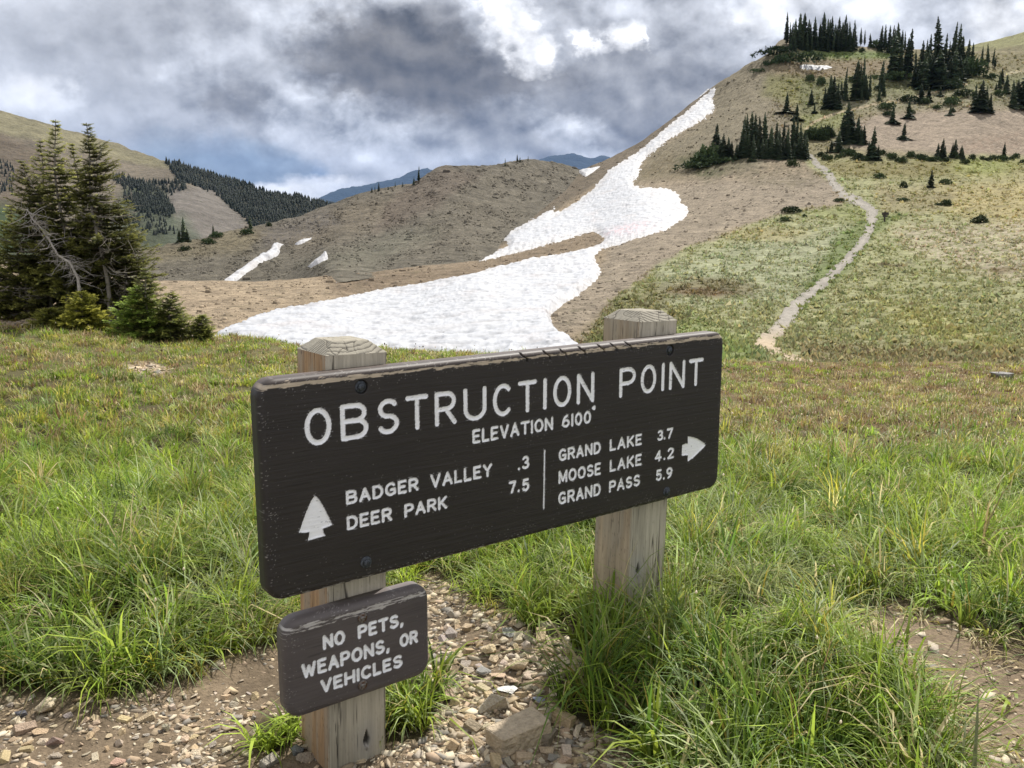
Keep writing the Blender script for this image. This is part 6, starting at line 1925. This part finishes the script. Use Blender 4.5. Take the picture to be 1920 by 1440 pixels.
def firs():
    global T2
    Y = 13.0

    def pt(x, y, dY=0.0): return px2w(np.array(float(x)), np.array(float(y)), np.array(Y + dY))
    spec = [  # base, top, R px, dY, z0, dead, trunk, nlev, side, label
        ((128, 592), (104, 224), 66, 0.0, .12, .15, .032, 40, None, "tallest dark fir left of centre in the clump, bare spike at its tip"),
        ((206, 592), (162, 230), 74, -.15, .30, .35, .030, 36, 0.0, "tall fir with a bare grey trunk at the right side of the clump"),
        ((96, 592), (74, 262), 62, .25, .12, .15, .026, 34, 3.1, "second tall fir close to the left of the tallest one in the clump"),
        ((150, 590), (38, 300), 58, -.1, .42, .3, .028, 26, 3.1, "gnarled fir leaning left out of the clump"),
        ((170, 592), (136, 268), 76, .25, .10, .15, .026, 38, None, "fir hidden in the middle between the two tallest"),
        ((236, 596), (222, 372), 66, .05, .08, .45, .022, 30, 0.0, "shorter twiggy fir at the right edge of the clump"),
        ((52, 592), (20, 385), 62, .2, .06, .1, .022, 30, 3.1, "shorter dark fir at the left edge of the clump"),
        ((18, 596), (-12, 455), 55, .1, .05, .05, .018, 26, 3.1, "lowest dark fir cut by the left edge of the photo"),
        ((110, 598), (96, 420), 100, .45, .02, .05, .02, 30, None, "low dense fir filling the back left of the clump"),
        ((205, 600), (196, 420), 90, .50, .02, .05, .02, 30, None, "low dense fir filling the back right of the clump"),
    ]
    for i, (b, t, R, dY, z0, dead, tk, nl, sd, lab) in enumerate(spec):
        T2 = Acc()
        B = pt(*b, dY); B[2] = min(B[2], float(ground_z(B[0], B[1])) + .05); Tp = pt(*t, dY)
        rt = fir(B, Tp, R * (Y + dY) / F, 'fir_tree', lab, 50 + i, z0, trunk=tk, nlev=nl, dead=dead, side=sd, tone=(.068, .084, .028), tip=(.44, .43, .12), dens=1.15, twig=.062)
        T2.obj('branches', mat_bark, rt)
    # saplings in front
    Y0 = Y; Y = 12.0
    for i, (b, t, R, tone, tip, lab, z0) in enumerate([
            ((256, 640), (257, 538), 66, (.16, .25, .05), (.52, .64, .14), "bright green sapling in front of the clump", .02),
            ((152, 626), (154, 548), 60, (.20, .22, .04), (.60, .56, .12), "yellowish sapling left of the bright green one", .02),
            ((276, 618), (274, 505), 48, (.065, .085, .03), (.25, .26, .06), "dark young fir just behind the bright green sapling", .03),
            ((318, 634), (320, 552), 58, (.065, .085, .028), (.27, .28, .065), "dark spreading young fir right of the bright green sapling", .02),
            ((374, 634), (378, 592), 32, (.07, .09, .03), (.28, .29, .07), "smallest dark sapling at the right end of the young firs", .02),
            ((105, 626), (92, 580), 46, (.14, .165, .035), (.44, .43, .09), "low yellow green sapling sprawling at the left of the young firs", .02)]):
        T2 = Acc()
        B = pt(*b); B[2] = float(ground_z(B[0], B[1])); Tp = pt(*t)
        rt = fir(B, Tp, R * Y / F, 'fir_sapling', lab, 80 + i, z0, tone=tone, tip=tip, trunk=.014, nlev=18, twig=.060, dens=1.35, power=.7)
        T2.obj('branches', mat_bark, rt)
    Y = 4.6
    T2 = Acc(); B = pt(1397, 800); B[2] = float(ground_z(B[0], B[1])); x_, y_ = to_px(B); Tp = pt(1397, 765, 0.0); Tp[2] = B[2] + .13
    # dead leaning stem with bare twigs
    Y = 12.8
    r = np.random.default_rng(3); A = Acc()
    px = [(150, 560), (146, 522), (131, 492), (108, 478), (92, 450), (75, 425), (60, 410), (51, 392)]
    pth = np.array([pt(x, y, -.25) for x, y in px]); s = np.linspace(0, 1, len(px))
    root = empty('dead_stem', pth[0]); tag(root, "bleached dead stem with bare twigs leaning left in front of the fir clump", 'dead tree')
    v, f = tube(pth - pth[0], 0.017 * (1 - s) + 0.005, 7); A.add(v, f, c=(.46, .42, .38)); A.obj('trunk', mat_bark, root, True)
    A = Acc()
    for k in range(95):
        q = r.uniform(.12, 1); p = np.array([np.interp(q, s, pth[:, c]) for c in range(3)]) - pth[0]
        e = p + np.array([r.normal(0.02, .16), r.normal(0, .12), r.normal(-.06, .10)]) * r.uniform(.5, 1.3)
        mid = (p + e) / 2 + r.normal(0, .02, 3)
        v, f = tube(np.stack([p, mid, e]), np.array([.005, .0035, .0012]), 4); A.add(v, f, c=(.44, .40, .37))
        for _ in range(3):
            p2 = p + (e - p) * r.uniform(.4, 1); e2 = p2 + r.normal(0, .05, 3)
            v, f = tube(np.stack([p2, (p2 + e2) / 2, e2]), np.array([.0025, .002, .001]), 3); A.add(v, f, c=(.44, .40, .37))
    A.obj('twigs', mat_bark, root)


firs()


# ------------------------------------------------------------------ air between here and the far range
def haze():
    V = []
    x0, x1, y0, y1, z0, z1 = -9000, 9000, -300, 16500, -1400, 1150
    V = [(x, y, z) for x in (x0, x1) for y in (y0, y1) for z in (z0, z1)]
    Fq = [(0, 1, 3, 2), (4, 6, 7, 5), (0, 4, 5, 1), (2, 3, 7, 6), (0, 2, 6, 4), (1, 5, 7, 3)]
    m = bpy.data.materials.new("haze"); m.use_nodes = True; nt = m.node_tree; nt.nodes.clear()
    o = nt.nodes.new('ShaderNodeOutputMaterial'); v = nt.nodes.new('ShaderNodeVolumePrincipled')
    v.inputs['Density'].default_value = 2.2e-5; v.inputs['Color'].default_value = (0.30, 0.50, 0.92, 1); v.inputs['Anisotropy'].default_value = 0.0
    nt.links.new(v.outputs[0], o.inputs['Volume'])
    ob = mesh_obj('haze', V, [np.array(Fq)], m, smooth_=False)
    tag(ob, "thin blue air out to the far range", kind='stuff')


haze()
